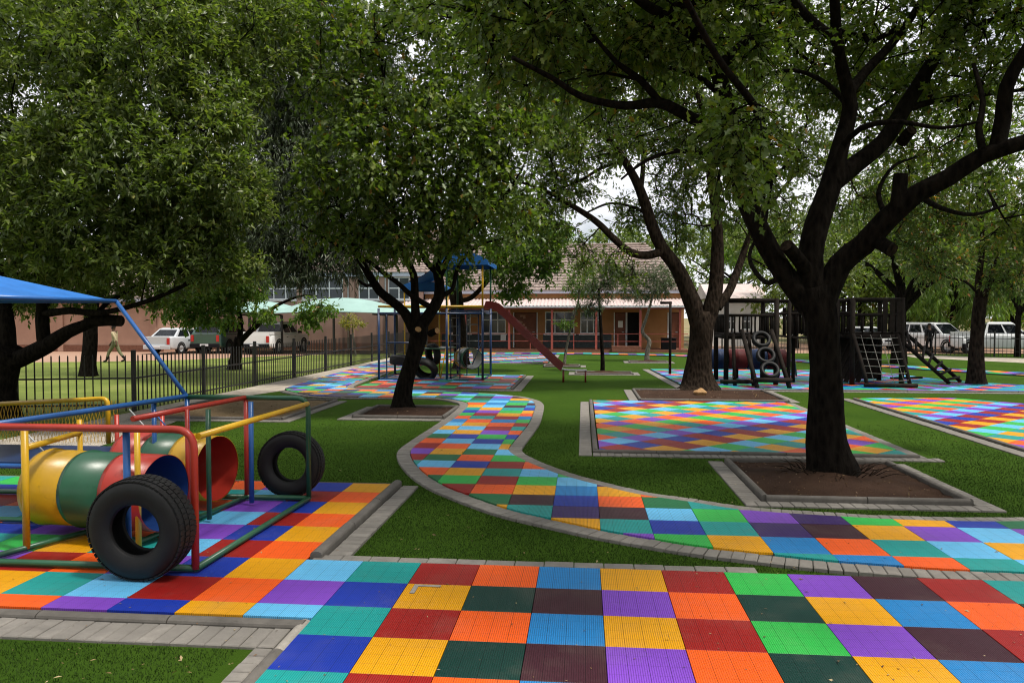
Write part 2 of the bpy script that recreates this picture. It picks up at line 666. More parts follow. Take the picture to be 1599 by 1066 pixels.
sheet('ground', rect(-700, -300, 700, 1200), -0.10, 'ground_far', 'dry open ground reaching to the horizon around the school')
sheet('lawn', [(-60, 6), (-9.75, 6), (-9.75, 43.5), (-13.2, 41.6), (-16.5, 38.9), (-19, 35.4), (-22.5, 33.3), (-32, 31.2), (-60, 27)], -0.065, 'lawn', 'sunlit natural lawn behind the black picket fence')
sheet('road', rect(-60, 26, -9.75, 46.8), -0.072, 'brick_paving', 'pinkish brick paved yard where the cars stand under the shade nets')
sheet('turf_lawn', rect(-9.7, -6, 30, 44.6), ZT, 'turf', 'dark green artificial turf covering the playground')
sheet('road', [(8, 44.7), (60, 37.0), (70, 62), (8, 62)], -0.075, 'brick_paving', 'reddish brick parking strip behind the far black fence')
wp = [G(180, 668), G(330, 628), G(443, 607), G(472, 597), G(578, 568), G(650, 552)]
sheet('walkway', [(-9.68, 11.0), (-7.6, 11.0), (-7.9, 14.0), (-8.9, 18.2)] + [(p.x, p.y) for p in wp[2:]] + [(-9.4, 44.2), (-9.68, 44.2)],
      ZT + 0.006, 'walk_concrete', 'pale concrete walkway along the inside of the black fence')
sheet('kerb_strip', [(p.x, p.y) for p in (G(1400, 552), G(1599, 558), G(1660, 560), G(1660, 568), G(1599, 565), G(1430, 557))],
      ZT + 0.008, 'walk_concrete', 'pale concrete strip along the foot of the far fence')


# ---------------------------------------------------------------- tiled mats
def clip_cell(poly, x0, y0, x1, y1):
    def cut(ps, ax, lim, keep_less):
        out = []
        n = len(ps)
        for i in range(n):
            a, b = ps[i], ps[(i + 1) % n]
            ia = (a[ax] <= lim) if keep_less else (a[ax] >= lim)
            ib = (b[ax] <= lim) if keep_less else (b[ax] >= lim)
            if ia:
                out.append(a)
            if ia != ib:
                t = (lim - a[ax]) / (b[ax] - a[ax])
                out.append((a[0] + (b[0] - a[0]) * t, a[1] + (b[1] - a[1]) * t))
        return out
    ps = poly
    for ax, lim, less in ((0, x0, False), (0, x1, True), (1, y0, False), (1, y1, True)):
        if len(ps) < 3:
            return []
        ps = cut(ps, ax, lim, less)
    return ps


def area(ps):
    return 0.5 * abs(sum(ps[i][0] * ps[(i + 1) % len(ps)][1] - ps[(i + 1) % len(ps)][0] * ps[i][1] for i in range(len(ps))))


TP = 0.4825
_full = {}


def full_tile(c):
    if c not in _full:
        mb = MB()
        g = 0.0016
        mb.box((TP / 2, TP / 2, -0.011), (TP - 2 * g, TP - 2 * g, 0.022), bev=0.003)
        _full[c] = mb.mesh('tile', 'tile_' + c)
    return _full[c]


def lay_tiles(parent, poly, org, ang, colour, far=60.0, z=0.0, maxn=300):
    """square tiles clipped to poly; nearest maxn are objects of their own, the rest one part"""
    ca, sa = math.cos(ang), math.sin(ang)
    loc = [((p[0] - org[0]) * ca + (p[1] - org[1]) * sa, -(p[0] - org[0]) * sa + (p[1] - org[1]) * ca) for p in poly]
    i0, i1 = math.floor(min(p[0] for p in loc) / TP), math.ceil(max(p[0] for p in loc) / TP)
    j0, j1 = math.floor(min(p[1] for p in loc) / TP), math.ceil(max(p[1] for p in loc) / TP)
    cells = []
    for i in range(i0, i1):
        for j in range(j0, j1):
            ps = clip_cell(loc, i * TP + 0.0016, j * TP + 0.0016, (i + 1) * TP - 0.0016, (j + 1) * TP - 0.0016)
            if len(ps) >= 3 and area(ps) > 0.004:
                cx, cy = (i + .5) * TP, (j + .5) * TP
                wx, wy = org[0] + cx * ca - cy * sa, org[1] + cx * sa + cy * ca
                cells.append((wx * wx + wy * wy, i, j, ps))
    cells.sort()
    rest = {}
    for n, (d, i, j, ps) in enumerate(cells):
        c = colour(i, j)
        lx, ly = i * TP, j * TP
        W = (org[0] + lx * ca - ly * sa, org[1] + lx * sa + ly * ca, z + random.uniform(-0.0008, 0.0008))
        if n < maxn and d < far * far:
            if area(ps) > (TP - 0.004) ** 2 * 0.995:
                link_mesh('tile', full_tile(c), parent, W, ang)
            else:
                q = [(p[0] - lx, p[1] - ly) for p in ps]
                if sum(q[k][0] * q[(k + 1) % len(q)][1] - q[(k + 1) % len(q)][0] * q[k][1] for k in range(len(q))) < 0:
                    q.reverse()
                mb = MB()
                mb.prism(q, -0.022, 0.0)
                mb.build('tile', 'tile_' + c, parent, W, ang)
        else:
            q = [(org[0] + p[0] * ca - p[1] * sa, org[1] + p[0] * sa + p[1] * ca, z) for p in ps]
            rest.setdefault(c, []).append(q)
    if rest:
        mb = MB()
        names = []
        for k, c in enumerate(sorted(rest)):
            mb.cur = k
            names.append('tile_' + c)
            for q in rest[c]:
                if sum(q[m][0] * q[(m + 1) % len(q)][1] - q[(m + 1) % len(q)][0] * q[m][1] for m in range(len(q))) < 0:
                    q.reverse()
                mb.prism(q, z - 0.02, z)
        tag(mb.build('tiles', names, parent), kind='stuff')


def mat_base(poly, label, z=-0.022, name='pavement'):
    mb = MB()
    q = [(p[0], p[1]) for p in poly]
    if sum(q[m][0] * q[(m + 1) % len(q)][1] - q[(m + 1) % len(q)][0] * q[m][1] for m in range(len(q))) < 0:
        q.reverse()
    mb.prism(q, ZT - 0.03, z)
    o = mb.build(name, 'dado')
    return tag(o, label, kind='structure')


# pavers and kerb stones -----------------------------------------
_pav = {}


def paver_mesh(l, wd, h):
    key = (round(l, 3), round(wd, 3), round(h, 3))
    if key not in _pav:
        mb = MB()
        mb.box((0, 0, -h / 2), (l, wd, h), bev=0.006)
        _pav[key] = mb.mesh('paver', 'paver')
    return _pav[key]


class Pavers:
    """near pavers are single objects, the far ones one joined part"""

    def __init__(self, parent, near=11.5, maxn=290):
        self.p, self.near, self.rest, self.n, self.maxn = parent, near, MB(), 0, maxn

    def put(self, x, y, z, l, wd, rz):
        z += random.uniform(-0.003, 0.003)
        rz += random.uniform(-0.012, 0.012)
        if math.hypot(x, y) < self.near and self.n < self.maxn:
            link_mesh('paver', paver_mesh(l, wd, 0.06), self.p, (x, y, z), rz)
            self.n += 1
        else:
            self.rest.box((x, y, z - 0.03), (l, wd, 0.06), rz=rz, bev=0.006)

    def strip(self, x0, y0, x1, y1, z, along='x', pitch=0.108):
        """soldier course filling a rectangle; pieces repeat along one axis"""
        if along == 'x':
            n = max(1, round((x1 - x0) / pitch))
            s = (x1 - x0) / n
            for k in range(n):
                self.put(x0 + (k + .5) * s, (y0 + y1) / 2, z, s - 0.006, (y1 - y0) - 0.006, 0)
        else:
            n = max(1, round((y1 - y0) / pitch))
            s = (y1 - y0) / n
            for k in range(n):
                self.put((x0 + x1) / 2, y0 + (k + .5) * s, z, (x1 - x0) - 0.006, s - 0.006, 0)

    def curve(self, pts, z, l=0.2, pitch=0.106, side=1):
        """soldier course along a polyline, pieces lying outwards on one side"""
        pts = resample(pts, pitch)
        for a, b in zip(pts[:-1], pts[1:]):
            dx, dy = b[0] - a[0], b[1] - a[1]
            L = math.hypot(dx, dy)
            nx, ny = -dy / L * side, dx / L * side
            cx, cy = (a[0] + b[0]) / 2 + nx * (l / 2 + 0.004), (a[1] + b[1]) / 2 + ny * (l / 2 + 0.004)
            self.put(cx, cy, z, L - 0.004, l, math.atan2(dy, dx))

    def done(self):
        if self.rest.v:
            tag(self.rest.build('pavers', 'paver', self.p), kind='stuff')


def resample(pts, step):
    pts = [Vector((p[0], p[1])) for p in pts]
    out = [pts[0]]
    acc = 0.0
    for a, b in zip(pts[:-1], pts[1:]):
        L = (b - a).length
        t = step - acc
        while t <= L:
            out.append(a.lerp(b, t / L))
            t += step
        acc = L - (t - step)
    return [(p.x, p.y) for p in out]


def spline(pts, n=8):
    """Catmull-Rom through 2D points"""
    P = [Vector((p[0], p[1])) for p in pts]
    P = [P[0] * 2 - P[1]] + P + [P[-1] * 2 - P[-2]]
    out = []
    for i in range(1, len(P) - 2):
        for k in range(n):
            t = k / n
            a, b, c, d = P[i - 1], P[i], P[i + 1], P[i + 2]
            q = 0.5 * ((2 * b) + (c - a) * t + (2 * a - 5 * b + 4 * c - d) * t * t + (3 * b - a - 3 * c + d) * t ** 3)
            out.append((q.x, q.y))
    out.append((P[-2].x, P[-2].y))
    return out


def kerb_run(parent, a, b, wd=0.1, z0=ZT - 0.03, z1=0.03, ln=1.0, mat='kerb', name='kerb_stone'):
    """rounded concrete kerb stones from a to b (centre line)"""
    a, b = Vector((a[0], a[1], 0)), Vector((b[0], b[1], 0))
    L = (b - a).length
    n = max(1, round(L / ln))
    rz = math.atan2((b - a).y, (b - a).x)
    s = L / n
    h = z1 - z0
    prof = [(-wd / 2, 0), (wd / 2, 0)]
    for k in range(7):
        t = k / 6 * PI
        prof.append((math.cos(t) * wd / 2, h - 0.028 + math.sin(t) * 0.028))
    mb = MB()
    m = len(prof)
    e = s / 2 - 0.005
    vs = [(-e, p[0], p[1]) for p in prof] + [(e, p[0], p[1]) for p in prof]
    fs = [tuple(range(m)), tuple(reversed(range(m, 2 * m)))] + [((i + 1) % m, i, m + i, m + (i + 1) % m) for i in range(m)]
    mb.add(vs, fs, False)
    me = mb.mesh(name, mat)
    for k in range(n):
        c = a.lerp(b, (k + .5) / n)
        link_mesh(name, me, parent, (c.x, c.y, z0 + random.uniform(-0.002, 0.002)), rz + random.uniform(-.003, .003))


# ---- foreground mat and the mat under the climbing frame
X0, Y0 = 0.14, 6.06 - 12 * TP
ROWA = ['teal', 'red', 'orange', 'blue', 'yellow', 'red', 'green', 'purple', 'maroon', 'red', 'teal', 'orange']
ROWB = ['royal', 'yellow', 'pine', 'maroon', 'purple', 'orange', 'pine', 'yellow', 'blue', 'orange', 'pine', 'green']


def col_front(i, j):
    r = 11 - j          # 0 = row next to the paver strip
    return (ROWA if r % 2 == 0 else ROWB)[(i + 4) % 12]


LEFT = {-5: ('sky', 'purple'), -6: ('yellow', 'orange'), -7: ('royal', 'red'), -8: ('purple', 'sky'), -9: ('orange', 'teal'),
        -10: ('red', 'yellow'), -11: ('purple', 'green'), -12: ('royal', 'teal'), -13: ('orange', 'sky'), -14: ('red', 'purple'), -15: ('green', 'royal')}


def col_left(i, j):
    r = 11 - j
    if r == 2:
        return {-5: 'sky', -6: 'yellow', -7: 'royal', -8: 'purple', -9: 'orange', -10: 'red'}.get(i, 'teal')
    if r == 1 and i >= -10:
        return {-5: 'purple', -6: 'orange', -7: 'red', -8: 'sky', -9: 'teal', -10: 'yellow'}[i]
    a, b = LEFT.get(i, ('teal', 'red'))
    return a if r % 2 == 0 else b


XL = X0 - 4 * TP
XR = X0 - 5 * TP
fg = mat_base(rect(XL, 0.9, 5.0, 6.062), 'large bright patchwork mat of ribbed square tiles across the front of the playground')
lay_tiles(fg, rect(XL, 0.9, 5.0, 6.062), (X0, Y0), 0, col_front)
lm = mat_base([(-7.4, 4.872), (XL, 4.872), (XL, 6.062), (XR, 6.062), (XR, 8.92), (-7.4, 8.92)],
              'patchwork tile mat under the colourful climbing frame with barrels')
lay_tiles(lm, [(-7.4, 4.872), (XL, 4.872), (XL, 6.06), (XR, 6.06), (XR, 8.92), (-7.4, 8.92)], (X0, Y0), 0, col_left)
kerb_run(lm, (-7.4, 4.815), (XL - 0.03, 4.815), 0.105, z1=0.0, ln=0.98)
kerb_run(lm, (XR + 0.055, 6.12), (XR + 0.055, 8.95), 0.10, z1=0.045)
kerb_run(lm, (-7.4, 8.955), (XR, 8.955), 0.06, z1=0.0)
kerb_run(fg, (XL - 0.045, 4.40), (XL - 0.045, 4.87), 0.085, z1=-0.006, mat='kerb_pale')
kerb_run(fg, (XL - 0.04, 1.0), (XL - 0.04, 4.39), 0.085, z1=0.004)
pv = Pavers(lm)
pv.strip(-7.4, 4.47, XL - 0.10, 4.755, -0.028, 'x', 0.112)
pv.strip(XR + 0.115, 6.26, XR + 0.31, 8.95, -0.02, 'y', 0.106)
pv.done()
pv = Pavers(fg)
pv.strip(-2.01, 1.5, XL - 0.10, 4.46, -0.03, 'y', 0.106)
pv.strip(XR + 0.03, 6.075, 1.38, 6.215, -0.008, 'x', 0.24)
pv.done()

# ---- winding path
r7 = lambda x, y: (560 + .3377 * x, 580 + .3377 * y)
r8 = lambda x, y: (1000 + .3746 * x, 580 + .3746 * y)
upper = [(601, 580), (560, 594), (541, 602.5), (548, 606.5)] + [r7(*p) for p in ((60, 83), (300, 85), (480, 94), (620, 104), (720, 114), (790, 130), (815, 150), (808, 185), (790, 230),
         (760, 270), (725, 310), (697, 345), (694, 362), (718, 384), (790, 420), (860, 448), (950, 480), (1120, 525), (1310, 568))] + \
        [r8(*p) for p in ((200, 540), (390, 570), (600, 588), (800, 600), (1000, 612), (1250, 620), (1430, 623), (1599, 622))] + [(1720, 812)]
lower = [(449, 609), (472, 614)] + [(500, 617.5)] + [r7(*p) for p in ((0, 116), (260, 116), (400, 121), (470, 133), (508, 150), (470, 195), (400, 245), (320, 300), (258, 345), (241, 370), (246, 395),
         (266, 425), (310, 468), (390, 518), (480, 556), (600, 600), (720, 638), (850, 668), (990, 698), (1110, 724), (1340, 765))] + \
        [r8(*p) for p in ((260, 725), (430, 745), (750, 780), (1000, 800), (1250, 818), (1530, 830))] + [(1640, 895), (1720, 899)]
up_w = spline([G(*p) for p in upper], 6)
lo_w = spline([G(*p) for p in lower], 6)
left_w = [G(*p) for p in ((660, 549), (578, 568), (525, 582), (472, 597), (445, 606))]
pal = ['sky', 'royal', 'orange', 'teal', 'maroon', 'yellow', 'green', 'blue', 'violet', 'forest', 'red', 'purple']
PATH_PAL = ['sky', 'sky', 'sky', 'royal', 'royal', 'orange', 'orange', 'teal', 'teal', 'maroon', 'yellow', 'yellow', 'green', 'green', 'blue', 'blue', 'violet', 'forest', 'red', 'purple']
_pc = {}


def col_path(i, j):
    if (i, j) not in _pc:
        rr = random.Random(i * 7919 + j * 104729 + 5)
        while True:
            c = rr.choice(PATH_PAL)
            if c not in (_pc.get((i - 1, j)), _pc.get((i + 1, j)), _pc.get((i, j - 1)), _pc.get((i, j + 1))):
                break
        _pc[(i, j)] = c
    return _pc[(i, j)]


ppoly = [(-6.9, 41.2), (-8.2, 41.2)] + [(p.x, p.y) for p in left_w[1:]] + lo_w + list(reversed(up_w)) + [(-6.75, 30.0)]
path = mat_base(ppoly, 'winding path of multicoloured tiles curving through the turf', name='path')
lay_tiles(path, ppoly, (X0 + 0.03, 6.6), 0, col_path, far=26)
pv = Pavers(path, near=12.5, maxn=295)
pv.curve(lo_w, -0.014, 0.2, side=-1)
pv.curve(up_w, -0.014, 0.2, side=1)
pv.done()

# ---- rotated patchwork mats
BANDS = [('royal', 'red'), ('sky', 'purple'), ('orange', 'teal'), ('green', 'yellow'), ('purple', 'orange'), ('yellow', 'teal'), ('sky', 'green'), ('red', 'yellow')]


def col_diag(i, j):
    a = BANDS[j % len(BANDS)]
    return a[(i + (j // 3)) % 2]


p1 = rect(0.25, 11.55, 4.72, 18.45)
m1 = mat_base(p1, 'rectangular patchwork mat with slanted rows of tiles between the two big trees')
lay_tiles(m1, p1, (0.9, 11.7), math.radians(43), col_diag)
kerb_run(m1, (0.19, 11.52), (0.19, 18.45), 0.08, z1=0.02)
kerb_run(m1, (0.15, 11.49), (4.86, 11.49), 0.09, z1=0.012)
pv = Pavers(m1, near=0)
pv.strip(-0.06, 11.25, 0.14, 18.4, -0.03, 'y')
pv.strip(0.15, 11.22, 5.1, 11.43, -0.03, 'x')
pv.strip(4.74, 11.44, 4.95, 18.45, -0.025, 'y')
pv.done()
p2 = [(6.74, 10.2), (13.5, 10.2), (13.5, 15.2), (9.1, 19.8), (6.74, 19.5)]
m2 = mat_base(p2, 'patchwork mat with slanted rows of tiles at the far right of the turf')
lay_tiles(m2, p2, (7.0, 11.7), math.radians(43), lambda i, j: BANDS[(j + 3) % 8][(i + j // 2) % 2])
kerb_run(m2, (6.69, 10.2), (6.69, 19.5), 0.08, z1=0.012)
pv = Pavers(m2, near=0)
pv.strip(6.40, 10.2, 6.62, 19.7, -0.03, 'y')
pv.done()

# ---- mat under the blue frame, glaring mat near the building, wooden fort mat
p3 = rect(-6.5, 21.25, -2.05, 26.3)
m3 = mat_base(p3, 'rectangular patchwork mat under the blue frame with hanging tyres')
lay_tiles(m3, p3, (-6.5, 21.25), 0, lambda i, j: ['red', 'red', 'teal', 'forest', 'orange', 'green', 'red', 'purple', 'orange', 'teal', 'forest', 'sky', 'blue'][(i + (j % 2) * 5 + (j // 2) * 3) % 13])
kerb_run(m3, (-6.6, 21.2), (-2.0, 21.2), 0.09, z1=0.0)
kerb_run(m3, (-2.0, 21.2), (-2.0, 26.3), 0.08, z1=0.01)
pv = Pavers(m3, near=0)
pv.strip(-1.94, 21.1, -1.7, 26.4, -0.03, 'y')
pv.strip(-6.7, 20.92, -1.7, 21.1, -0.03, 'x')
pv.done()
p4 = rect(-6.6, 33.6, -1.55, 41.0)
m4 = mat_base(p4, 'glaring pale patchwork mat between the blue frame and the verandah')
lay_tiles(m4, p4, (-6.6, 33.6), 0, lambda i, j: pal[(i * 5 + j * 7) % 12], far=1)
pv = Pavers(m4, near=0)
pv.strip(-6.8, 33.3, -1.3, 33.55, -0.03, 'x')
pv.strip(-1.5, 33.4, -1.25, 41, -0.03, 'y')
pv.done()
p5 = [(2.6, 29.8), (2.98, 22.2), (3.3, 21.75), (13.6, 21.75), (13.6, 23.0), (11.5, 25.4), (10.6, 29.8)]
m5 = mat_base(p5, 'patchwork mat under the dark timber fort')
lay_tiles(m5, p5, (3, 21.8), math.radians(43), lambda i, j: [('teal', 'blue'), ('orange', 'royal'), ('teal', 'sky'), ('purple', 'forest'), ('red', 'teal'), ('blue', 'green')][j % 6][(i + j // 2) % 2], far=27)
kerb_run(m5, (5.0, 21.7), (13.6, 21.7), 0.08, z1=0.01)
pv = Pavers(m5, near=0)
pv.curve([(2.55, 30.0), (2.93, 22.0)], -0.03, 0.24, side=-1)
pv.strip(5.0, 21.42, 13.6, 21.6, -0.03, 'x')
pv.done()
rib_c = [(-6.8, 42.2), (-2, 42.3), (2, 42.0), (6, 40.2), (9.5, 36.8), (12.5, 32.8), (15.5, 28.6), (19, 25.5), (24, 23.5)]
rc = spline(rib_c, 6)
wid = 0.75
lp, rp = [], []
for k, p in enumerate(rc):
    a, b = rc[max(k - 1, 0)], rc[min(k + 1, len(rc) - 1)]
    dx, dy = b[0] - a[0], b[1] - a[1]
    L = math.hypot(dx, dy)
    lp.append((p[0] - dy / L * wid, p[1] + dx / L * wid))
    rp.append((p[0] + dy / L * wid, p[1] - dx / L * wid))
p6 = lp + list(reversed(rp))
m6 = mat_base(p6, 'narrow multicoloured tile path sweeping past the verandah to the right', name='path')
lay_tiles(m6, p6, (0, 42), 0, lambda i, j: pal[(i * 5 + j * 3) % 12], far=1)


# ---------------------------------------------------------------- beds round the trees
def tree_bed(x0, y0, x1, y1, label, soil='earth', kz=0.05, pav=(0.21, 0.21, 0.21, 0.21), near=0, sag=0.0, group='kerbed beds round the trees'):
    """kerbed bed: soil, kerb stones, a soldier course outside (left, front, right, back widths)"""
    bed = empty('tree_bed', ((x0 + x1) / 2, (y0 + y1) / 2, ZT))
    tag(bed, label, 'tree bed', group)
    inv = Matrix.Translation(-Vector(bed.location))
    n = 20
    mb = MB()
    vs, fs = [], []
    cx, cy = (x0 + x1) / 2, (y0 + y1) / 2
    for a in range(n + 1):
        for b in range(n + 1):
            x, y = x0 + (x1 - x0) * a / n, y0 + (y1 - y0) * b / n
            r = math.hypot((x - cx) / (x1 - x0), (y - cy) / (y1 - y0)) * 2
            h = ZT + 0.012 + 0.10 * max(0, 1 - r) ** 1.2 + random.uniform(0, 0.03)
            vs.append((x - bed.location.x, y - bed.location.y, h - ZT))
    for a in range(n):
        for b in range(n):
            k = a * (n + 1) + b
            fs.append((k, k + n + 1, k + n + 2, k + 1))
    mb.add(vs, fs, True)
    mb.build('soil', soil, bed)
    class Off:
        pass
    for (a, b) in (((x0, y0), (x1, y0)), ((x1, y0), (x1, y1)), ((x1, y1), (x0, y1)), ((x0, y1), (x0, y0))):
        before = set(bpy.data.objects)
        kerb_run(bed, (a[0] - bed.location.x, a[1] - bed.location.y), (b[0] - bed.location.x, b[1] - bed.location.y), 0.075, z0=-0.03, z1=kz - ZT, ln=1.1)
    pvv = Pavers(bed, near=99 if near else 0)
    ox, oy = bed.location.x, bed.location.y
    e = 0.05
    if pav[0]:
        pvv.strip(x0 - e - pav[0] - ox, y0 - e - oy, x0 - e - ox, y1 + e - oy, 0.022, 'y')
    if pav[1]:
        pvv.strip(x0 - e - pav[0] - ox, y0 - e - pav[1] - oy, x1 + e + pav[2] - ox, y0 - e - 0.004 - oy, 0.022, 'x', 0.13)
    if pav[2]:
        pvv.strip(x1 + e - ox, y0 - e - oy, x1 + e + pav[2] - ox, y1 + e - oy, 0.022, 'y')
    if pav[3]:
        pvv.strip(x0 - e - ox, y1 + e + 0.004 - oy, x1 + e - ox, y1 + e + pav[3] - oy, 0.022, 'x', 0.13)
    pvv.done()
    return bed


tree_bed(2.02, 8.62, 4.18, 10.88, 'large square kerbed bed of bare soil round the dark forked tree on the near turf', kz=0.035, near=1, pav=(0.21, 0.2, 0.2, 0))
tree_bed(-4.62, 15.0, -2.80, 16.85, 'kerbed bed of brown soil round the leaning tree beside the winding path', kz=0.03)
tree_bed(1.4, 18.75, 4.9, 21.45, 'wide bed of brown soil round the thick trunk behind the slanted patchwork mat', kz=0.02, pav=(0.22, 0, 0.22, 0))
tree_bed(-9.0, 14.55, -5.95, 17.95, 'kerbed bed of pale bare sand beside the concrete walkway', soil='sand', kz=0.02, pav=(0, 0.2, 0.2, 0))
tree_bed(-1.6, 31.2, -0.15, 32.2, 'small kerbed bed at the foot of the slim sapling behind the slide', kz=0.02, pav=(0, 0, .22, 0))
tree_bed(-0.25, 27.2, 1.75, 28.2, 'small kerbed bed at the foot of the straight sapling beside the slide end', kz=0.02)
tree_bed(2.1, 34.4, 3.8, 35.4, 'small kerbed bed at the foot of the crooked sapling before the verandah', kz=0.02)


# ---------------------------------------------------------------- turf blades and litter
def in_poly(x, y, poly):
    """vectorised point in polygon"""
    inside = np.zeros(len(x), bool)
    n = len(poly)
    j = n - 1
    for i in range(n):
        xi, yi, xj, yj = poly[i][0], poly[i][1], poly[j][0], poly[j][1]
        c = ((yi > y) != (yj > y)) & (x < (xj - xi) * (y - yi) / ((yj - yi) or 1e-9) + xi)
        inside ^= c
        j = i
    return inside


def np_mesh(name, verts, faces_flat, sizes, mat, lv=None, smooth=False):
    """mesh from numpy: verts (n,3), flat loop indices, loops per face"""
    me = bpy.data.meshes.new(name)
    me.vertices.add(len(verts))
    me.vertices.foreach_set('co', np.ascontiguousarray(verts, dtype=np.float32).ravel())
    me.loops.add(len(faces_flat))
    me.loops.foreach_set('vertex_index', np.ascontiguousarray(faces_flat, dtype=np.int32))
    nf = len(sizes)
    me.polygons.add(nf)
    starts = np.concatenate(([0], np.cumsum(sizes)[:-1])).astype(np.int32)
    me.polygons.foreach_set('loop_start', starts)
    if smooth:
        me.polygons.foreach_set('use_smooth', np.ones(nf, bool))
    me.materials.append(MATS[mat])
    if lv is not None:
        a = me.attributes.new('lv', 'FLOAT', 'FACE')
        a.data.foreach_set('value', np.ascontiguousarray(lv, dtype=np.float32))
    me.update(calc_edges=True)
    return me


def widen(poly, side_pts=None):
    return poly


path_out = ppoly
hard = [rect(XL - 0.32, 0, 6, 6.22), rect(-8, 4.45, -1.78, 6.22), rect(-8, 6, XR + 0.32, 8.99), rect(1.72, 8.36, 4.45, 10.95), rect(-0.1, 11.2, 5.1, 18.5),
        rect(6.35, 10, 14, 20)]


def offset_pts(pts, d, side):
    out = []
    for k, p in enumerate(pts):
        a, b = pts[max(k - 1, 0)], pts[min(k + 1, len(pts) - 1)]
        dx, dy = b[0] - a[0], b[1] - a[1]
        L = math.hypot(dx, dy) or 1
        out.append((p[0] - dy / L * d * side, p[1] + dx / L * d * side))
    return out


hard.append(offset_pts(lo_w, 0.21, -1) + list(reversed(offset_pts(up_w, 0.21, 1))))
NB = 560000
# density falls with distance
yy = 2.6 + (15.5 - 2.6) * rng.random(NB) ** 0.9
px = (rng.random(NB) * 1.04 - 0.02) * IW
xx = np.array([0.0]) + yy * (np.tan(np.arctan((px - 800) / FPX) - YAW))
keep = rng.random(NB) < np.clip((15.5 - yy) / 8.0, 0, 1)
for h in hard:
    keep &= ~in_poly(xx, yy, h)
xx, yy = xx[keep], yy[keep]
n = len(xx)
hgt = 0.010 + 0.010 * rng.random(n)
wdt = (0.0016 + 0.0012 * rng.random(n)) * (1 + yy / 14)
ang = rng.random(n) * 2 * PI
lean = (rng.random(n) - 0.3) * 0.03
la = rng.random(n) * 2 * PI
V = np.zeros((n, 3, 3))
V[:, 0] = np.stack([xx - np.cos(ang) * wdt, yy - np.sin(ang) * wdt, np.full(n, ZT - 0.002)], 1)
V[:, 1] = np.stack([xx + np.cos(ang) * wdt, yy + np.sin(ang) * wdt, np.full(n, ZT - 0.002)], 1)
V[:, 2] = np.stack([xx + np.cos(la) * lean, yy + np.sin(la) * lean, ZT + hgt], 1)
me = np_mesh('grass', V.reshape(-1, 3), np.arange(n * 3), np.full(n, 3), 'turf_blade_shaded', rng.random(n))
tag(link_mesh('grass', me), 'short blades of the artificial turf near the viewer, coloured darker for shade', 'grass', kind='stuff')
# ================================================================ TREES
def half(pts, fold=0.18):
    return [(x, y, abs(y) * fold) for x, y in pts]


def leaf_template(kind):
    """vertices (along, side, up) and faces of one leaf of unit length"""
    if kind == 'oak':
        o = [(0.0, 0.0), (0.24, 0.26), (0.38, 0.11), (0.58, 0.33), (0.72, 0.12), (1.0, 0.0)]
        L = half(o)
        Rr = [(x, -y, z) for x, y, z in L[1:-1]]
        vs = L + Rr
        n = len(L)
        f1 = list(range(n))
        f2 = [0] + [n + i for i in range(len(Rr))] + [n - 1]
        return np.array(vs), [f1[::-1], f2]
    if kind == 'ash':
        return np.array([(0, 0, 0), (0.45, 0.20, 0.05), (1, 0, -0.08), (0.45, -0.20, 0.05)]), [[0, 2, 1], [0, 3, 2]]
    if kind == 'narrow':
        return np.array([(0, 0, 0), (0.4, 0.10, 0.03), (1, 0, -0.10), (0.4, -0.10, 0.03)]), [[0, 2, 1], [0, 3, 2]]
    # small pinnate frond: stem with paired leaflets as two jagged halves
    return np.array([(0, 0, 0), (0.3, 0.24, 0.03), (0.5, 0.08, 0), (0.75, 0.22, 0), (1, 0, -0.1), (0.75, -0.22, 0), (0.5, -0.08, 0), (0.3, -0.24, 0.03)]), \
        [[0, 4, 3, 2, 1], [0, 7, 6, 5, 4]]


def unit(a):
    return a / np.maximum(np.linalg.norm(a, axis=1, keepdims=True), 1e-9)


def leaf_mesh(name, pos, axis, nrm, size, kind, mat, lv):
    T, F = leaf_template(kind)
    a = unit(axis)
    b = unit(np.cross(nrm, a))
    c = np.cross(a, b)
    V = pos[:, None, :] + size[:, None, None] * (T[None, :, 0:1] * a[:, None, :] + T[None, :, 1:2] * b[:, None, :] + T[None, :, 2:3] * c[:, None, :])
    k = len(T)
    n = len(pos)
    loops = np.concatenate([np.array(f) for f in F])
    flat = (np.arange(n)[:, None] * k + loops[None, :]).ravel()
    sizes = np.tile(np.array([len(f) for f in F]), n)
    return np_mesh(name, V.reshape(-1, 3), flat, sizes, mat, np.repeat(lv, len(F)))


def smooth_line(pts, step=0.16):
    """Catmull-Rom through (Vector, r) -> dense (pos, r)"""
    P = [np.array((*p[0], p[1])) for p in pts]
    if len(P) == 2:
        P = [P[0], (P[0] + P[1]) / 2, P[1]]
    P = [2 * P[0] - P[1]] + P + [2 * P[-1] - P[-2]]
    out = []
    for i in range(1, len(P) - 2):
        L = np.linalg.norm(P[i + 1][:3] - P[i][:3])
        n = max(2, int(L / step))
        for k in range(n):
            t = k / n
            a, b, c, d = P[i - 1], P[i], P[i + 1], P[i + 2]
            q = 0.5 * (2 * b + (c - a) * t + (2 * a - 5 * b + 4 * c - d) * t * t + (3 * b - a - 3 * c + d) * t ** 3)
            out.append(q)
    out.append(P[-2])
    out = np.array(out)
    out[:, 3] = np.maximum(out[:, 3], 0.008)
    return out


